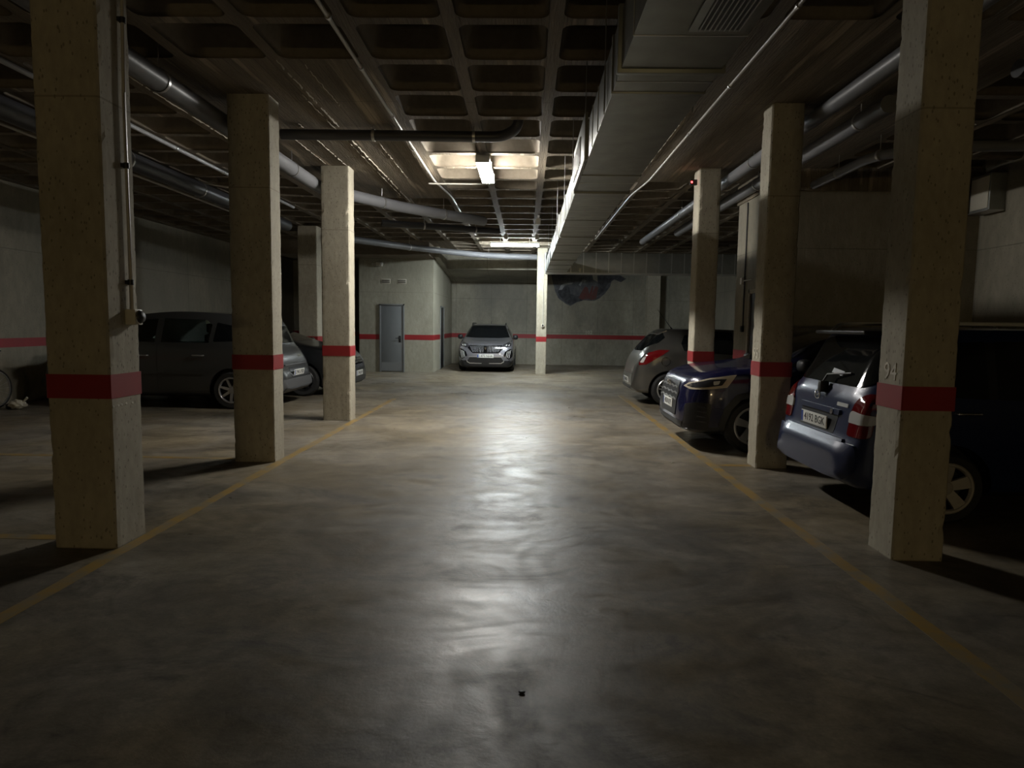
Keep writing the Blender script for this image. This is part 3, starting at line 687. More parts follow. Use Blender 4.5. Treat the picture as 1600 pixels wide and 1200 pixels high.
# ------------------------------------------------------------------ cars
def pchip(pts):
    xs = [p[0] for p in pts]; ys = [p[1] for p in pts]; n = len(xs)
    h = [xs[i+1]-xs[i] for i in range(n-1)]; d = [(ys[i+1]-ys[i])/h[i] for i in range(n-1)]
    m = [d[0]]+[0 if d[i-1]*d[i] <= 0 else 3*(h[i-1]+h[i])/((2*h[i]+h[i-1])/d[i-1]+(h[i]+2*h[i-1])/d[i]) for i in range(1, n-1)]+[d[-1]]
    def f(x):
        if x <= xs[0]: return ys[0]
        if x >= xs[-1]: return ys[-1]
        i = max(k for k in range(n-1) if xs[k] <= x); t = (x-xs[i])/h[i]
        return (ys[i]*(1+2*t)*(1-t)**2 + h[i]*m[i]*t*(1-t)**2 + ys[i+1]*t*t*(3-2*t) + h[i]*m[i+1]*t*t*(t-1))
    return f
def crom(pts, n=3):
    out = []; P = [pts[0]]+list(pts)+[pts[-1]]
    for i in range(1, len(P)-2):
        p0, p1, p2, p3 = P[i-1], P[i], P[i+1], P[i+2]
        for k in range(n):
            t = k/n
            out.append(tuple(.5*(2*p1[a]+(p2[a]-p0[a])*t+(2*p0[a]-5*p1[a]+4*p2[a]-p3[a])*t*t+(3*p1[a]-p0[a]-3*p2[a]+p3[a])*t**3) for a in (0, 1)))
    out.append(pts[-1]); return out
def roundpoly(pts, r, n=4):
    out = []; N = len(pts)
    for i in range(N):
        a, b, c = Vector(pts[i-1]), Vector(pts[i]), Vector(pts[(i+1) % N])
        d1 = min(r, (a-b).length*.45); d2 = min(r, (c-b).length*.45)
        p = b+(a-b).normalized()*d1; q = b+(c-b).normalized()*d2
        for k in range(n+1):
            t = k/n; v = p*(1-t)**2+b*2*t*(1-t)+q*t*t; out.append((v.x, v.y))
    return out
class Car:
    def __init__(s, name, label, loc, rz, sp):
        s.sp = sp; s.r = root(name, (loc[0], loc[1], 0), label, 'car', rz)
        s.paint = sp['paint']; top, bot, belt, wt, wm = [pchip(sp[k]) for k in ('top', 'bot', 'belt', 'wt', 'wm')]
        s.top, s.wm = top, wm
        keys = sorted({p[0] for k in ('top', 'bot', 'belt', 'wt', 'wm') for p in sp[k]})
        xs = []
        for a, b in zip(keys, keys[1:]):
            n = max(1, int(math.ceil((b-a)/.055)))
            if (abs(top(b)-top(a)) > .08): n = max(n, int(abs(top(b)-top(a))/.035))
            xs += [a+(b-a)*k/n for k in range(n)]
        xs.append(keys[-1])
        bm = bmesh.new(); rings = []
        for x in xs:
            zt, zb = top(x), bot(x); zs_ = min(belt(x), zt-.05); w, t = wm(x), min(wt(x), wm(x)-.02); wb = w-.07; h = zs_-zb
            k = min(1, max(0, (zt-zs_)/.3)); wsd = w-.035
            half = [(0, zb), (wb*.7, zb), (wb, zb+.015), (w-.015, zb+.22*h), (w, zb+.55*h), (w-.008, zb+.82*h), (wsd, zs_),
                    ((wsd+t)/2+.012*k, (zs_+zt)/2), (t, zt-.012-.03*k), (t*.82, zt-.004-.008*k), (0, zt)]
            half = crom(half)
            ring = [bm.verts.new((x, y, z)) for y, z in half]+[bm.verts.new((x, -y, z)) for y, z in half[-2:0:-1]]
            rings.append(ring)
        for A, B in zip(rings, rings[1:]):
            n = len(A)
            for q in range(n): bm.faces.new((A[q], A[(q+1) % n], B[(q+1) % n], B[q]))
        for ring in (rings[0], rings[-1]):
            c = bm.verts.new(sum((v.co for v in ring), Vector())/len(ring))
            for q in range(len(ring)): bm.faces.new((ring[q], ring[(q+1) % len(ring)], c))
        for f in bm.faces:
            if f.calc_center_median().z < sp.get('clad', .25): f.material_index = 1
        bmesh.ops.recalc_face_normals(bm, faces=bm.faces)
        s.bvh = BVHTree.FromBMesh(bm)
        body = put('body', bm, [s.paint, M['trim']], None, smooth=38)
        # wheel arches and see-through window openings
        cut = []
        for x in sp['wx']:
            for sd in (-1, 1):
                c = bmesh.new(); lathe(c, [(0, 0), (sp['wr']+.055, 0), (sp['wr']+.055, .40), (0, .40)], 36, 'y', (x, (sp['wy']-.24) if sd > 0 else -(sp['wy']-.24)-.40, sp['wr']), 1)
                bmesh.ops.remove_doubles(c, verts=c.verts, dist=1e-5)
                cut.append(put('cut', c, [s.paint, M['trim']]))
        for poly in sp.get('tunnels', ()):
            c = bmesh.new(); a = [c.verts.new((x, -1.2, z)) for x, z in poly]; b = [c.verts.new((x, 1.2, z)) for x, z in poly]; n = len(a)
            fs = [c.faces.new(a), c.faces.new(b[::-1])]+[c.faces.new((a[k], b[k], b[(k+1) % n], a[(k+1) % n])) for k in range(n)]
            for f in fs: f.material_index = 1
            cut.append(put('cut', c, [s.paint, M['trim']]))
        for c in cut:
            md = body.modifiers.new('b', 'BOOLEAN'); md.object = c; md.operation = 'DIFFERENCE'; md.solver = 'EXACT'
        bpy.context.view_layer.update()
        me = bpy.data.meshes.new_from_object(body.evaluated_get(bpy.context.evaluated_depsgraph_get()))
        body.modifiers.clear(); body.data = me; me.name = 'body'
        for c in cut: bpy.data.objects.remove(c)
        body.parent = s.r; s.body = body
        for x in sp['wx']:
            for sd in (-1, 1): s.wheel(x, sd)
    def wheel(s, x, sd):
        sp = s.sp; R = sp['wr']; w = .205; rr = R*.68
        bm = bmesh.new()
        lathe(bm, [(rr, -w/2), (R-.035, -w/2-.004), (R-.008, -w/2+.03), (R, -w/2+.06), (R, w/2-.06), (R-.008, w/2-.03), (R-.035, w/2+.004), (rr+.012, w/2), (rr, w/2-.012), (rr, -w/2)], 40)
        t = put('wheel', bm, M['tyre'], s.r, (x, sd*(sp['wy']-w/2), R), smooth=35)
        if sd < 0: t.rotation_euler = (0, 0, PI)
        bm = bmesh.new(); y = w/2
        lathe(bm, [(rr+.006, y-.004), (rr-.004, y+.004), (rr-.018, y+.002), (rr-.028, y-.02), (rr-.035, y-.11), (rr-.2, y-.115), (.0, y-.115)], 40, mi=1)
        for f in bm.faces:
            if f.calc_center_median().y > y-.03: f.material_index = 0
        def spoke(a, wd0, wd1, off0=0, off1=0, th=.03):
            ca, sa = math.cos(a), math.sin(a); vs = []
            for rad, wd, yy, of in ((.04, wd0, y-.035, off0), (rr*.55, (wd0+wd1)/2, y-.018, (off0+off1)/2), (rr-.014, wd1, y-.006, off1)):
                for q, dy in ((-1, 0), (1, 0), (1, -th), (-1, -th)):
                    l = q*wd/2+of; vs.append(bm.verts.new((rad*ca-l*sa, yy+dy, rad*sa+l*ca)))
            for k in (0, 4):
                for q in range(4): bm.faces.new((vs[k+q], vs[k+(q+1) % 4], vs[k+4+(q+1) % 4], vs[k+4+q]))
        n, st = sp['spokes']
        for k in range(n):
            a = 2*PI*k/n+.3
            if st == 'twin':
                spoke(a, .022, .022, -.018, -.034); spoke(a, .022, .022, .018, .034)
            elif st == 'wide': spoke(a, .07, .10)
            else: spoke(a, .05, .035)
        lathe(bm, [(.055, y-.07), (.055, y-.03), (.045, y-.022), (0, y-.02)], 20)
        put('rim', bm, [sp['rim'], M['trim']], t, smooth=35)
    def patch(s, name, axis, poly, mat, off=.004, th=.012, rad=.02, res=.035, parent=None):
        poly = roundpoly(poly, rad, 3) if rad else poly
        bm = bmesh.new(); f = bm.faces.new([bm.verts.new((p[0], p[1], 0)) for p in poly])
        x0, x1 = min(p[0] for p in poly), max(p[0] for p in poly); y0, y1 = min(p[1] for p in poly), max(p[1] for p in poly)
        for lo, hi, nv in ((x0, x1, (1, 0, 0)), (y0, y1, (0, 1, 0))):
            n = int((hi-lo)/res)
            for k in range(1, n+1):
                c = lo+(hi-lo)*k/(n+1)
                bmesh.ops.bisect_plane(bm, geom=bm.verts[:]+bm.edges[:]+bm.faces[:], plane_co=Vector(nv)*c, plane_no=nv)
        bmesh.ops.triangulate(bm, faces=[f for f in bm.faces if len(f.verts) > 4])
        D = {'front': Vector((1, 0, 0)), 'rear': Vector((-1, 0, 0)), 'left': Vector((0, 1, 0)), 'right': Vector((0, -1, 0)), 'top': Vector((0, 0, 1))}[axis]
        base = list(bm.verts); last = None
        for v in base:
            a, b = v.co.x, v.co.y
            p = Vector((0, a, b)) if axis in ('front', 'rear') else (Vector((a, 0, b)) if axis in ('left', 'right') else Vector((a, b, 0)))
            hit = s.bvh.ray_cast(p+D*6, -D)
            if hit[0] is None:
                q = p+D*(last if last is not None else 1); hit = s.bvh.find_nearest(q)
                dd = hit[0].dot(D) if hit[0] is not None else 0
            else: dd = hit[0].dot(D)
            last = dd; v.co = p+D*(dd+off)
        r = bmesh.ops.extrude_face_region(bm, geom=list(bm.faces))
        nv = [g for g in r['geom'] if isinstance(g, bmesh.types.BMVert)]
        for v in nv: v.co -= D*(off+th)
        return put(name, bm, mat, parent or s.r, smooth=40)
    def both(s, name, axis, poly, mat, **k):
        if axis == 'side': return [s.patch(name, 'left', poly, mat, **k), s.patch(name, 'right', poly, mat, **k)]
        return [s.patch(name, axis, poly, mat, **k), s.patch(name, axis, [(-a, b) for a, b in poly][::-1], mat, **k)]
    def plate(s, end, y, z, txt, x=None, tilt=0, w=.52, h=.11, sz=.098):
        sg = 1 if end == 'front' else -1
        if x is None:
            xs = []
            for yy in (-w/2, 0, w/2):
                for zz in (-h/2, h/2):
                    hit = s.bvh.ray_cast(Vector((sg*6, y+yy, z+zz)), Vector((-sg, 0, 0)))
                    if hit[0] is not None: xs.append(hit[0].x*sg)
            x = sg*(max(xs)+.012)
        e = bpy.data.objects.new('number_plate', None)
        bm = bmesh.new(); box(bm, (-.006, -w/2, -h/2), (.006, w/2, h/2), .003)
        e = put('number_plate', bm, M['plate'], s.r, (x, y, z), smooth=40)
        X = Vector((0, sg, 0))
        boxo('blue_band', (sg*.0055 if sg > 0 else -.0075, (-w/2+.006) if sg > 0 else (w/2-.046), -h/2+.006), (.0075 if sg > 0 else -.0055, (-w/2+.046) if sg > 0 else (w/2-.006), h/2-.006), M['eu'], e)
        text('plate_number', txt, sz, M['ink'], e, (sg*.0065, sg*.02, 0), X, (0, 0, 1), .0015)
        e.rotation_euler = (0, tilt*sg, 0)
        return e
    def mirror(s, x, y, z, mat, sz=(.09, .11, .08)):
        for sd in (-1, 1):
            bm = bmesh.new()
            bmesh.ops.create_uvsphere(bm, u_segments=16, v_segments=10, radius=1)
            for v in bm.verts:
                c = v.co
                for a in range(3): c[a] = math.copysign(abs(c[a])**.75, c[a])
                v.co = Vector((c.x*sz[0] if c.x > 0 else c.x*sz[0]*.5, c.y*sz[1], c.z*sz[2]))+Vector((x, sd*y, z))
            tube(bm, [(x, sd*(y-sz[1]*.6), z-.03), (x-.02, sd*(y-.26), z-.07)], .022, 8)
            put('wing_mirror', bm, mat, s.r, smooth=50)
    def onside(s, x, z, sd):
        h = s.bvh.ray_cast(Vector((x, sd*6, z)), Vector((0, -sd, 0))); return h[0].y if h[0] is not None else sd*.8
    def handle(s, x, z, mat, w=.19):
        for sd in (-1, 1):
            y = s.onside(x, z, sd)
            bm = bmesh.new(); tube(bm, bend([(x-w/2, y-sd*.01, z), (x-w/2+.01, y+sd*.03, z), (x+w/2-.01, y+sd*.03, z), (x+w/2, y-sd*.01, z)], .02), .012, 8)
            put('door_handle', bm, mat, s.r, smooth=50)
def strip(pts, w):
    a, b = Vector(pts[0]), Vector(pts[1]); n = (b-a).normalized(); n = Vector((-n.y, n.x))*w/2
    return [tuple(a+n), tuple(b+n), tuple(b-n), tuple(a-n)]
# ---- silver car facing the camera at the far end
c = Car('silver_car', 'silver grey car facing the viewer against the far back wall', (-1.285, 23.1), -PI/2, dict(paint=M['p_silver'],
    top=[(-2.15,.7),(-2.12,.95),(-2.0,1.05),(-1.75,1.40),(-1.5,1.49),(-.6,1.54),(.1,1.51),(.45,1.41),(1.05,1.08),(1.3,1.02),(1.8,.93),(2.02,.86),(2.1,.74),(2.15,.6)],
    bot=[(-2.15,.4),(-1.9,.22),(1.9,.17),(2.1,.15),(2.15,.20)], belt=[(-2.15,.65),(-2,.98),(-1,1.03),(.9,.99),(1.3,.94),(2.0,.76),(2.15,.5)],
    wt=[(-2.15,.6),(-1.7,.56),(0,.60),(.45,.60),(1.05,.72),(1.4,.76),(2.0,.66),(2.15,.5)], wm=[(-2.15,.70),(-2.0,.84),(-1.5,.89),(1.5,.89),(1.9,.87),(2.08,.80),(2.15,.70)],
    wx=(1.28,-1.33), wr=.335, wy=.89, spokes=(5,'one'), rim=M['alloy'], clad=.37))
c.patch('windscreen', 'front', [(-.57,1.485),(.57,1.485),(.735,1.09),(.4,1.065),(-.4,1.065),(-.735,1.09)], M['carglass'], off=.016)
gr_ = c.patch('grille', 'front', [(-.52,.855),(0,.835),(.52,.855),(.58,.77),(.41,.60),(-.41,.60),(-.58,.77)], M['gloss'], off=.006)
for k in range(-12, 13):
    if abs(k) > 1: c.patch('grille_bar', 'front', strip([(k*.041, .825), (k*.033, .63)], .008), M['pipe'], off=.012, rad=0, parent=gr_, res=.08)
bm = bmesh.new(); flat = [(-.03,.045),(.03,.045),(.034,.0),(.0,-.045),(-.034,0)]
a = [bm.verts.new((2.135, y, .745+z)) for y, z in flat]; b = [bm.verts.new((2.165, y*.8, .745+z*.8)) for y, z in flat]
bm.faces.new(a); bm.faces.new(b)
for k in range(5): bm.faces.new((a[k], a[(k+1) % 5], b[(k+1) % 5], b[k]))
put('badge', bm, M['chrome'], c.r)
hl = c.both('headlight', 'front', [(.83,.985),(.80,.995),(.56,.875),(.52,.80),(.62,.77),(.80,.83)], M['lampdark'], off=.006)
for h, sg in zip(hl, (1, -1)):
    for q in (.66, .74): c.patch('lamp_lens', 'front', [(sg*(q-.025),.86),(sg*(q+.025),.885),(sg*(q+.025),.845),(sg*(q-.025),.825)], M['clearlamp'], off=.010, rad=.01, parent=h)
cw = c.both('claw_intake', 'front', [(.87,.72),(.78,.745),(.62,.65),(.57,.52),(.75,.40),(.85,.50)], M['gloss'], off=.006)
for h, sg in zip(cw, (1, -1)):
    for q in range(3): c.patch('claw_light', 'front', [(sg*a, b) for a, b in strip([(.70+q*.05, .665+q*.02), (.645+q*.05, .47-q*.01)], .016)], M['clearlamp'], off=.012, rad=0, parent=h)
c.patch('lower_intake', 'front', [(-.5,.47),(.5,.47),(.58,.34),(.52,.29),(-.52,.29),(-.58,.34)], M['trim'], off=.005)
c.both('bumper_trim', 'front', [(.60,.40),(.585,.32),(.50,.272),(.12,.268),(.12,.285),(.49,.292),(.56,.335)], M['alloy'], off=.010, rad=.004)
c.patch('bumper_strip', 'front', [(-.55,.495),(.55,.495),(.53,.475),(-.53,.475)], M['alloy'], off=.007, rad=.004)
c.patch('lower_bumper', 'front', [(-.74,.37),(-.60,.265),(.60,.265),(.74,.37),(.70,.19),(-.70,.19)], M['trim'], off=.008)
c.plate('front', 0, .51, '1473 NHK')
c.mirror(.82, .925, 1.09, M['black'], (.08, .085, .08))
c.both('side_window', 'side', [(-1.55,1.06),(-1.45,1.36),(-.7,1.44),(.35,1.37),(.85,1.05)], M['carglass'])
c.both('sill_cladding', 'side', [(-1.0,.36),(.95,.36),(.95,.22),(-1.0,.22)], M['trim'])
for sd in (-1, 1): tubeo('roof_rail', bend([(-1.3, sd*.55, 1.47), (-1.2, sd*.55, 1.545), (.05, sd*.57, 1.55), (.15, sd*.57, 1.48)], .06), .016, M['trim'], c.r, 8)
tubeo('antenna', [(-1.2, 0, 1.5), (-1.3, 0, 1.62)], .008, M['black'], c.r, 8)
# ---- grey hatchback parked nose-in on the right
c = Car('grey_hatchback', 'grey small hatchback with red tail lamp parked nose in behind the right pillars', (4.05, 13.47), 0, dict(paint=M['p_grey'],
    top=[(-2.0,.46),(-1.99,.58),(-1.95,.70),(-1.90,.86),(-1.84,.98),(-1.78,1.06),(-1.42,1.42),(-1.30,1.465),(-1.0,1.485),(-.4,1.49),(.2,1.46),(.55,1.36),(1.15,1.0),(1.3,.95),(1.7,.86),(1.92,.72),(2.0,.55)],
    bot=[(-2.0,.30),(-1.85,.24),(1.85,.2),(2.0,.3)], belt=[(-2.0,.42),(-1.9,.80),(-1.75,.99),(-1.2,1.05),(-.5,1.0),(.9,.94),(1.3,.88),(2.0,.5)],
    wt=[(-2.0,.50),(-1.8,.56),(-1.45,.54),(-1.2,.57),(0,.58),(.55,.58),(1.15,.68),(1.5,.7),(2.0,.45)], wm=[(-2.0,.58),(-1.93,.70),(-1.8,.79),(-1.6,.845),(-1.25,.87),(-.6,.855),(1.3,.86),(1.75,.80),(2.0,.6)],
    wx=(-1.33,1.18), wr=.315, wy=.865, spokes=(5,'twin'), rim=M['alloy']))
c.patch('rear_window', 'rear', [(0,1.04),(.40,1.05),(.68,1.20),(.64,1.31),(.50,1.42),(-.50,1.42),(-.64,1.31),(-.68,1.20),(-.40,1.05)], M['carglass'], off=.010)
c.patch('spoiler', 'top', [(-1.50,-.50),(-1.50,.50),(-1.32,.54),(-1.32,-.54)], M['p_grey'], off=.018, th=.03)
for lamp_ in c.both('tail_light', 'side', [(-1.32,1.075),(-1.52,1.08),(-1.72,1.02),(-1.88,.84),(-1.89,.775),(-1.76,.795),(-1.56,.92)], M['tail'], off=.008, rad=.02, res=.025):
    pass
sgn = {'left': 1, 'right': -1}
for side in ('left', 'right'): c.patch('reversing_lamp', side, [(-1.76,.95),(-1.82,.92),(-1.87,.83),(-1.81,.83)], M['clearlamp'], off=.014, rad=.015, res=.02)
bm = bmesh.new(); y = c.onside(-1.40, .86, -1)
lathe(bm, [(.078, -.012), (.078, .003), (.083, .003), (.083, -.012)], 32, 'y', (-1.40, y, .86)); put('fuel_flap', bm, M['trim'], c.r)
c.both('side_window', 'side', [(-1.05,1.06),(-1.10,1.20),(-1.02,1.36),(-.5,1.43),(-.1,1.43),(-.1,1.0)], M['carglass'])
c.both('side_window', 'side', [(-.04,.99),(-.04,1.43),(.3,1.38),(.95,1.02)], M['carglass'])
c.both('door_seam', 'side', [(-.78,1.04),(-.772,1.04),(-.86,.34),(-.868,.34)], M['trim'], off=.001, rad=0, res=.06)
c.patch('windscreen', 'front', [(-.54,1.40),(.54,1.40),(.68,1.05),(-.68,1.05)], M['carglass'])
c.patch('hatch_seam', 'rear', [(-.55,.60),(.55,.60),(.55,.592),(-.55,.592)], M['trim'], off=.002, rad=0)
c.plate('rear', 0, .46, '3186 GFB', tilt=.1)
c.mirror(.75, .92, .98, M['p_grey'])
c.handle(-.62, .86, M['p_grey'])
tubeo('antenna', [(-1.12, 0, 1.47), (-1.16, 0, 1.52), (-1.42, 0, 1.86)], [.02, .007, .004], M['black'], c.r, 8)
bm = bmesh.new(); tube(bm, [(-1.80, .02, 1.07), (-1.83, .05, 1.05), (-1.70, .40, 1.13)], .010, 8); put('wiper', bm, M['black'], c.r)
c.patch('lower_bumper', 'rear', [(-.55,.36),(.55,.36),(.5,.25),(-.5,.25)], M['trim'], off=.006)
# ---- navy compact crossover, nose out
c = Car('navy_crossover', 'deep navy car parked nose out between the numbered right pillars', (4.02, 8.86), PI, dict(paint=M['p_navy'],
    top=[(-2.1,.7),(-2.05,.95),(-1.9,1.1),(-1.55,1.42),(-1.2,1.5),(-.2,1.51),(.1,1.47),(.45,1.37),(1.0,1.10),(1.25,1.06),(1.6,1.02),(1.85,.965),(2.0,.89),(2.06,.80),(2.10,.62)],
    bot=[(-2.1,.4),(-1.9,.24),(1.85,.22),(2.0,.23),(2.1,.30)], belt=[(-2.1,.65),(-2,.95),(-1,1.03),(.9,1.0),(1.3,.95),(1.9,.84),(2.1,.52)],
    wt=[(-2.1,.6),(-1.7,.57),(0,.60),(.45,.60),(1.0,.72),(1.4,.76),(1.9,.68),(2.1,.52)], wm=[(-2.1,.70),(-1.95,.84),(-1.5,.895),(1.5,.895),(1.78,.875),(1.95,.80),(2.06,.68),(2.1,.58)],
    wx=(1.27,-1.33), wr=.335, wy=.895, spokes=(5,'wide'), rim=M['alloy'], clad=.33))
gr_ = c.patch('grille', 'front', [(-.40,.83),(.40,.83),(.50,.70),(.40,.40),(-.40,.40),(-.50,.70)], M['trim'], off=.010)
for z, w_ in ((.765, .40), (.69, .44), (.615, .43)):
    pts = []
    n = 8
    up = [(-w_+2*w_*k/n, z+(.012 if k % 2 else -.006)) for k in range(n+1)]
    c.patch('grille_bar', 'front', up+[(a, b-.018) for a, b in up[::-1]], M['alloy'], off=.018, rad=0, parent=gr_, res=.06)
for k in range(4):
    bm = bmesh.new(); lathe(bm, [(.030+.0055*math.cos(a), .0055*math.sin(a)) for a in [i*PI/3 for i in range(7)]], 20, 'x', (2.10, -.0675+k*.045, .795)); put('badge_ring', bm, M['chrome'], gr_, smooth=60)
for side in ('left', 'right'):
    h = c.patch('headlight', side, [(1.48,.955),(1.60,.80),(1.80,.775),(2.0,.76),(2.05,.79),(2.0,.84),(1.80,.905)], M['drl'], off=.006, rad=.012, res=.025)
    c.patch('lamp_lens', side, [(1.60,.905),(1.66,.825),(1.82,.80),(1.98,.785),(2.03,.80),(1.97,.84),(1.80,.89)], M['lampdark'], off=.010, rad=.012, res=.025, parent=h)
    c.patch('lamp_lens', side, [(1.68,.88),(1.70,.835),(1.76,.825),(1.76,.87)], M['clearlamp'], off=.014, rad=.012, res=.025, parent=h)
    v = c.patch('corner_intake', side, [(1.78,.60),(1.95,.61),(2.05,.58),(2.07,.34),(1.98,.28),(1.80,.26)], M['trim'], off=.007, rad=.02)
    for k in range(4): c.patch('vane', side, [(1.84,.56-k*.06),(1.93,.57-k*.06),(1.93,.555-k*.06),(1.84,.545-k*.06)], M['lampdark'], off=.014, rad=0, parent=v)
    c.patch('arch_cladding', side, [(1.68,.22),(1.68,.36),(1.62,.56),(1.48,.72),(1.27,.765),(1.06,.72),(.92,.56),(.86,.36),(.86,.22),(.93,.22),(.94,.36),(1.0,.53),(1.11,.65),(1.27,.695),(1.43,.65),(1.54,.53),(1.60,.36),(1.61,.22)], M['trim'], off=.007, rad=.01)
c.patch('lower_intake', 'front', [(-.66,.36),(.66,.36),(.60,.27),(-.60,.27)], M['trim'], off=.008)
c.patch('splitter', 'front', [(-.70,.265),(.70,.265),(.70,.245),(-.70,.245)], M['alloy'], off=.018, rad=.004)
c.plate('front', 0, .535, '4038 KPF')
c.patch('windscreen', 'front', [(-.56,1.43),(.56,1.43),(.72,1.12),(.4,1.10),(-.4,1.10),(-.72,1.12)], M['carglass'])
c.both('side_window', 'side', [(-1.5,1.08),(-1.35,1.36),(-.6,1.43),(-.25,1.43),(-.25,1.06)], M['carglass'])
c.both('side_window', 'side', [(-.19,1.06),(-.19,1.43),(.25,1.37),(.85,1.06)], M['carglass'])
c.mirror(.72, .97, 1.08, M['black'])
c.handle(-.35, .93, M['p_navy']); c.handle(-1.15, .95, M['p_navy'])
c.patch('hood_seam', 'front', [(-.66,.905),(.66,.905),(.66,.899),(-.66,.899)], M['trim'], off=.002, rad=0)
# ---- blue hatchback, tail out, nearest right bay
c = Car('blue_hatchback', 'blue tall hatchback seen from behind, half hidden by the pillar numbered 94', (4.45, 5.98), 0, dict(paint=M['p_blue'],
    top=[(-1.9,.44),(-1.89,.54),(-1.83,.64),(-1.80,.80),(-1.78,.95),(-1.74,1.03),(-1.51,1.46),(-1.44,1.515),(-1.2,1.54),(-.2,1.545),(.2,1.5),(.5,1.38),(1.05,.98),(1.4,.92),(1.75,.80),(1.87,.65),(1.9,.5)],
    bot=[(-1.9,.30),(-1.75,.24),(1.75,.2),(1.9,.3)], belt=[(-1.9,.40),(-1.82,.72),(-1.74,.94),(-1.3,.99),(.9,.93),(1.3,.86),(1.9,.46)],
    wt=[(-1.9,.56),(-1.8,.54),(-1.6,.54),(-1.45,.60),(-1.3,.66),(0,.66),(.5,.64),(1.0,.70),(1.4,.72),(1.9,.5)], wm=[(-1.9,.62),(-1.84,.73),(-1.72,.80),(-1.45,.83),(1.4,.83),(1.75,.77),(1.9,.6)],
    wx=(-1.14,1.22), wr=.29, wy=.832, spokes=(5,'wide'), rim=M['alloy_dim']))
c.patch('rear_window', 'rear', [(-.58,1.05),(.58,1.05),(.68,1.10),(.60,1.40),(.5,1.45),(-.5,1.45),(-.60,1.40),(-.68,1.10)], M['carglass'], off=.010, rad=.06)
c.patch('spoiler', 'top', [(-1.55,-.50),(-1.55,.50),(-1.30,.58),(-1.30,-.58)], M['p_blue'], off=.012, th=.035)
bm = bmesh.new(); box(bm, (-1.68, -.46, 1.475), (-1.44, .46, 1.51), .012); put('spoiler_lip', bm, M['trim'], c.r, smooth=40)
for sg in (1, -1):
    t_ = c.patch('tail_light', 'rear', [(sg*a, b) for a, b in [(.57,.66),(.57,.84),(.61,.96),(.68,1.01),(.76,1.01),(.795,.92),(.795,.66)]], M['tail'], off=.010, rad=.03, res=.025)
    c.patch('reversing_lamp', 'rear', [(sg*a, b) for a, b in [(.568,.765),(.568,.84),(.60,.865),(.797,.845),(.797,.765)]], M['clearlamp'], off=.016, rad=.015, res=.025, parent=t_)
    c.patch('side_lamp', 'left' if sg > 0 else 'right', [(-1.70,.66),(-1.70,.98),(-1.52,.96),(-1.50,.66)], M['tail'], off=.008, rad=.03)
c.patch('bumper', 'rear', [(-.74,.60),(.74,.60),(.76,.50),(.74,.38),(.66,.30),(-.66,.30),(-.74,.38),(-.76,.50)], M['p_blue'], off=.028, th=.02, rad=.04)
c.patch('bumper_step', 'rear', [(-.56,.625),(.56,.625),(.58,.60),(-.58,.60)], M['p_blue'], off=.03, th=.03, rad=.01)
c.patch('plate_recess', 'rear', [(-.37,.81),(.37,.81),(.34,.635),(-.34,.635)], M['trim'], off=.003, rad=.02)
c.plate('rear', .03, .712, '4192 BGK')
c.patch('plate_hood', 'rear', [(-.40,.845),(.40,.845),(.40,.80),(-.40,.80)], M['p_blue'], off=.022, th=.02, rad=.01)
bm = bmesh.new(); lathe(bm, [(.045+.006*math.cos(a), .006*math.sin(a)) for a in [i*PI/3 for i in range(7)]], 24, 'x', (-1.815, .03, .935))
for v in bm.verts: v.co.z = .935+(v.co.z-.935)*.85
tube(bm, [(-1.815, -.012, .95), (-1.82, .03, .925), (-1.815, .072, .95)], .006, 6)
put('badge', bm, M['chrome'], c.r, smooth=60)
c.patch('lock_button', 'rear', [(-.30,.84),(-.255,.84),(-.255,.795),(-.30,.795)], M['chrome'], off=.03, rad=.02)
c.patch('model_badge', 'rear', [(-.50,.905),(-.31,.905),(-.31,.875),(-.50,.875)], M['lamphouse'], off=.006, rad=.006)
c.patch('window_sticker', 'rear', [(-.20,1.155),(.02,1.175),(.02,1.135),(-.20,1.115)], M['pipe'], off=.014, rad=.004)
bm = bmesh.new(); tube(bm, [(-1.77, -.02, 1.0), (-1.81, -.02, 1.03), (-1.76, -.03, 1.12), (-1.70, -.34, 1.15)], .009, 8); box(bm, (-1.83, -.05, .96), (-1.75, .01, 1.06), .012); put('wiper', bm, M['black'], c.r, smooth=40)
for pl_ in ([(-1.5,1.02),(-1.42,1.40),(-.86,1.44),(-.86,.99)], [(-.79,.99),(-.79,1.44),(-.12,1.44),(-.12,.97)], [(-.05,.97),(-.05,1.44),(.28,1.38),(.85,.98)]):
    c.both('side_window', 'side', pl_, M['carglass'])
for sd in (-1, 1): tubeo('roof_rail', bend([(-1.45, sd*.62, 1.5), (-1.38, sd*.62, 1.575), (.1, sd*.62, 1.575), (.2, sd*.62, 1.48)], .05), .016, M['lamphouse'], c.r, 8)
c.handle(-1.02, .88, M['chrome']); c.handle(-.2, .87, M['trim'])
c.both('window_post', 'side', [(-.86,1.43),(-.79,1.43),(-.79,.99),(-.86,.99)], M['gloss'])
c.patch('windscreen', 'front', [(-.6,1.44),(.6,1.44),(.70,1.02),(-.70,1.02)], M['carglass'])
c.mirror(.62, .90, 1.0, M['black'], (.08, .09, .07))
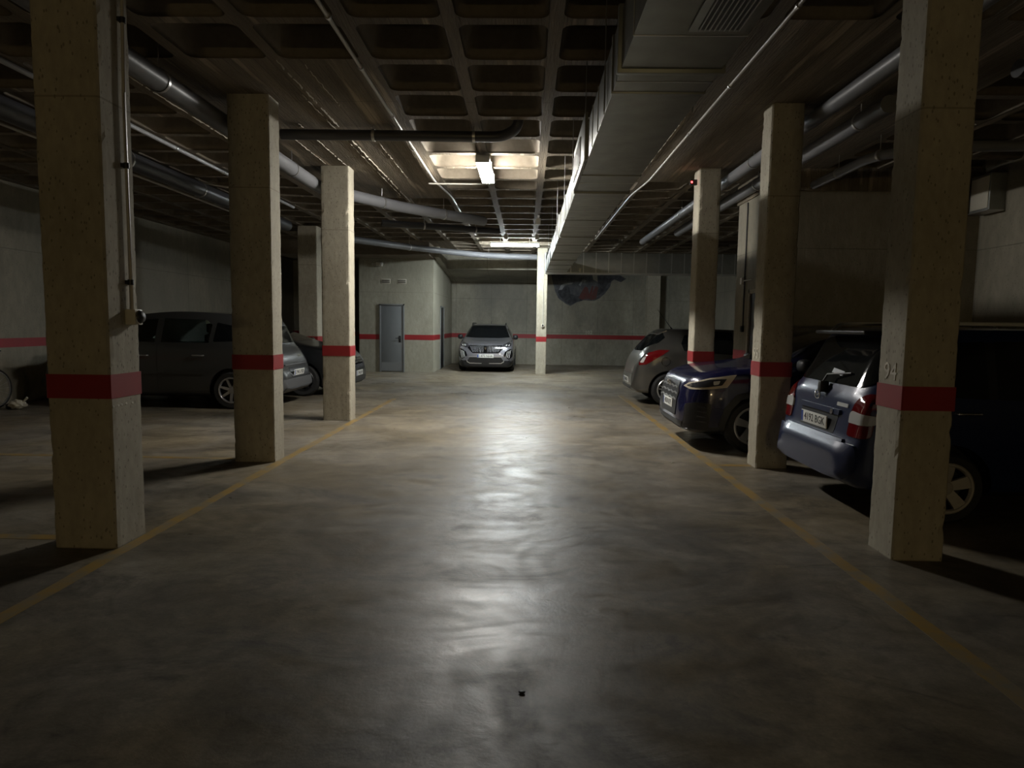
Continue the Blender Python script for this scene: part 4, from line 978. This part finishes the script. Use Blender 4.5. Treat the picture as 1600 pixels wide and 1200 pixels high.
# ---- dark grey people carrier, nose to the left wall
win_f = [(-.02,1.13),(-.02,1.53),(.42,1.50),(1.0,1.15)]; win_r = [(-.95,1.13),(-.97,1.44),(-.86,1.52),(-.13,1.54),(-.13,1.13)]
c = Car('grey_people_carrier', 'dark grey people carrier with its tail to the aisle behind the second left pillar', (-6.37, 12.09), PI, dict(paint=M['p_dark'],
    top=[(-2.2,.44),(-2.19,.55),(-2.15,.64),(-2.12,.80),(-2.05,.93),(-1.92,1.08),(-1.72,1.50),(-1.62,1.575),(-1.3,1.63),(-.4,1.675),(.2,1.635),(.6,1.53),(1.25,1.13),(1.6,1.03),(1.95,.86),(2.12,.70),(2.17,.5)],
    bot=[(-2.2,.32),(-2.0,.22),(1.9,.2),(2.17,.3)], belt=[(-2.2,.40),(-2.1,.72),(-1.9,1.0),(-1.3,1.10),(.9,1.08),(1.3,1.0),(2.17,.46)],
    wt=[(-2.2,.6),(-1.9,.62),(-1.65,.60),(-1.2,.64),(0,.66),(.6,.66),(1.25,.74),(1.6,.74),(2.17,.5)], wm=[(-2.2,.68),(-2.12,.78),(-2.0,.85),(-1.7,.905),(-1.2,.92),(1.4,.92),(1.85,.85),(2.17,.62)],
    wx=(-1.34,1.36), wr=.325, wy=.92, spokes=(7,'one'), rim=M['alloy'], tunnels=[win_f, win_r]))
c.patch('rear_window', 'rear', [(-.60,1.12),(.60,1.12),(.70,1.16),(.60,1.46),(.52,1.50),(-.52,1.50),(-.60,1.46),(-.70,1.16)], M['carglass'], off=.008, rad=.05)
c.patch('spoiler', 'top', [(-1.80,-.54),(-1.80,.54),(-1.55,.60),(-1.55,-.60)], M['p_dark'], off=.016, th=.03)
c.both('tail_light', 'rear', [(.66,.70),(.70,.98),(.80,1.04),(.86,.90),(.80,.68)], M['lampdark'], off=.008, rad=.03)
c.patch('bumper', 'rear', [(-.74,.50),(.74,.50),(.78,.42),(.74,.30),(-.74,.30),(-.78,.42)], M['bumper'], off=.022, th=.02, rad=.03)
c.patch('bumper_guard', 'rear', [(-.70,.35),(.70,.35),(.66,.26),(-.66,.26)], M['pipe_dark'], off=.030, rad=.02)
c.patch('plate_recess', 'rear', [(-.36,.705),(.36,.705),(.34,.52),(-.34,.52)], M['trim'], off=.004, rad=.03)
c.plate('rear', 0, .60, '2945 FYD', tilt=.15)
c.patch('hatch_trim', 'rear', [(-.56,.755),(.56,.755),(.56,.735),(-.56,.735)], M['bumper'], off=.02, rad=.006)
c.patch('model_badge', 'rear', [(-.46,.90),(-.28,.90),(-.28,.87),(-.46,.87)], M['chrome'], off=.006, rad=.004)
c.patch('light_bar', 'rear', [(-.62,1.105),(.62,1.105),(.62,1.095),(-.62,1.095)], M['trim'], off=.012, rad=0)
c.both('side_window', 'side', win_f, M['seeglass'], off=-.004, th=.002, rad=0)
c.both('side_window', 'side', win_r, M['seeglass'], off=-.004, th=.002, rad=0)
c.both('quarter_window', 'side', [(-1.52,1.17),(-1.45,1.40),(-1.05,1.48),(-1.03,1.15)], M['carglass'])
for x, y in ((-.78, .38), (-.78, -.38), (.08, .38), (.08, -.38)):
    bm = bmesh.new(); box(bm, (x-.06, y-.2, 1.13), (x+.05, y+.2, 1.27), .03); box(bm, (x-.05, y-.13, 1.29), (x+.05, y+.13, 1.46), .04); tube(bm, [(x, y, 1.2), (x, y, 1.35)], .02, 8)
    put('seat_back', bm, M['trim'], c.r, smooth=40)
c.handle(.18, .905, M['alloy'], .2); c.handle(-.78, .915, M['alloy'], .2)
c.both('door_molding', 'side', [(-.95,.645),(1.0,.625),(1.0,.585),(-.90,.605)], M['p_dark'], off=.014, rad=.01)
c.both('door_seam', 'side', [(-.075,1.10),(-.068,1.10),(-.068,.30),(-.075,.30)], M['trim'], off=.001, rad=0, res=.06)
c.mirror(1.05, 1.0, 1.12, M['p_dark'], (.09, .12, .09))
c.patch('windscreen', 'front', [(-.60,1.50),(.60,1.50),(.74,1.18),(-.74,1.18)], M['carglass'])
c.both('headlight', 'side', [(1.45,.93),(1.85,.80),(2.05,.68),(1.85,.68),(1.55,.80)], M['clearlamp'], off=.006)
# ---- black car, nose out, mostly behind the lit pillar
c = Car('black_car', 'black car nose out, mostly hidden behind the brightly lit left pillar', (-5.80, 14.22), 0, dict(paint=M['p_black'],
    top=[(-2.2,.6),(-2.1,.95),(-1.6,1.35),(-.7,1.45),(0,1.43),(.4,1.36),(1.10,1.11),(1.25,1.07),(1.9,.94),(2.08,.82),(2.17,.68),(2.2,.55)],
    bot=[(-2.2,.4),(-1.9,.22),(1.9,.2),(2.1,.2),(2.2,.26)], belt=[(-2.2,.55),(-2,.9),(-1,1.02),(.9,1.02),(1.3,.98),(1.9,.84),(2.2,.48)],
    wt=[(-2.2,.6),(-1.7,.57),(0,.58),(.4,.60),(1.1,.72),(1.4,.76),(1.9,.68),(2.2,.5)], wm=[(-2.2,.66),(-2.0,.82),(-1.5,.885),(1.5,.885),(1.85,.85),(2.1,.74),(2.2,.60)],
    wx=(1.27,-1.35), wr=.325, wy=.885, spokes=(5,'one'), rim=M['trim']))
c.patch('windscreen', 'front', [(-.56,1.39),(.56,1.39),(.72,1.12),(-.72,1.12)], M['carglass'], off=.008)
c.patch('parking_tag', 'front', [(.46,1.155),(.50,1.155),(.50,1.13),(.46,1.13)], M['yellow'], off=.016, rad=0)
c.both('side_window', 'side', [(-1.5,1.06),(-1.3,1.32),(-.6,1.39),(.25,1.36),(.95,1.08)], M['carglass'])
gr_ = c.patch('grille', 'front', [(-.40,.78),(.40,.78),(.36,.56),(-.36,.56)], M['gloss'], off=.008)
for k in range(3): c.patch('grille_bar', 'front', [(-.38,.74-k*.06),(.38,.74-k*.06),(.38,.728-k*.06),(-.38,.728-k*.06)], M['chrome'], off=.014, rad=0, parent=gr_)
c.both('headlight', 'side', [(1.70,.86),(1.95,.83),(2.12,.72),(2.10,.66),(1.85,.72)], M['lampdark'], off=.006)
c.both('fog_light', 'front', [(.50,.72),(.60,.74),(.60,.69),(.50,.68)], M['clearlamp'], off=.012, rad=.01)
c.patch('lower_intake', 'front', [(-.55,.36),(.55,.36),(.5,.24),(-.5,.24)], M['trim'], off=.006)
c.patch('splitter', 'front', [(-.62,.225),(.62,.225),(.62,.208),(-.62,.208)], M['lamphouse'], off=.015, rad=0)
c.plate('front', 0, .44, '7140 JLM')
c.mirror(.85, .97, 1.08, M['p_black'])
c.handle(-.35, .93, M['p_black'])
# ------------------------------------------------------------------ light, world, view
w = bpy.data.worlds.new('world'); S.world = w; w.use_nodes = True
w.node_tree.nodes['Background'].inputs[0].default_value = (.010, .009, .007, 1)
w.node_tree.nodes['Background'].inputs[1].default_value = 1
S.view_settings.view_transform = 'Standard'; S.view_settings.look = 'None'; S.view_settings.gamma = 1
S.view_settings.use_curve_mapping = False
S.view_settings.exposure = 2.6
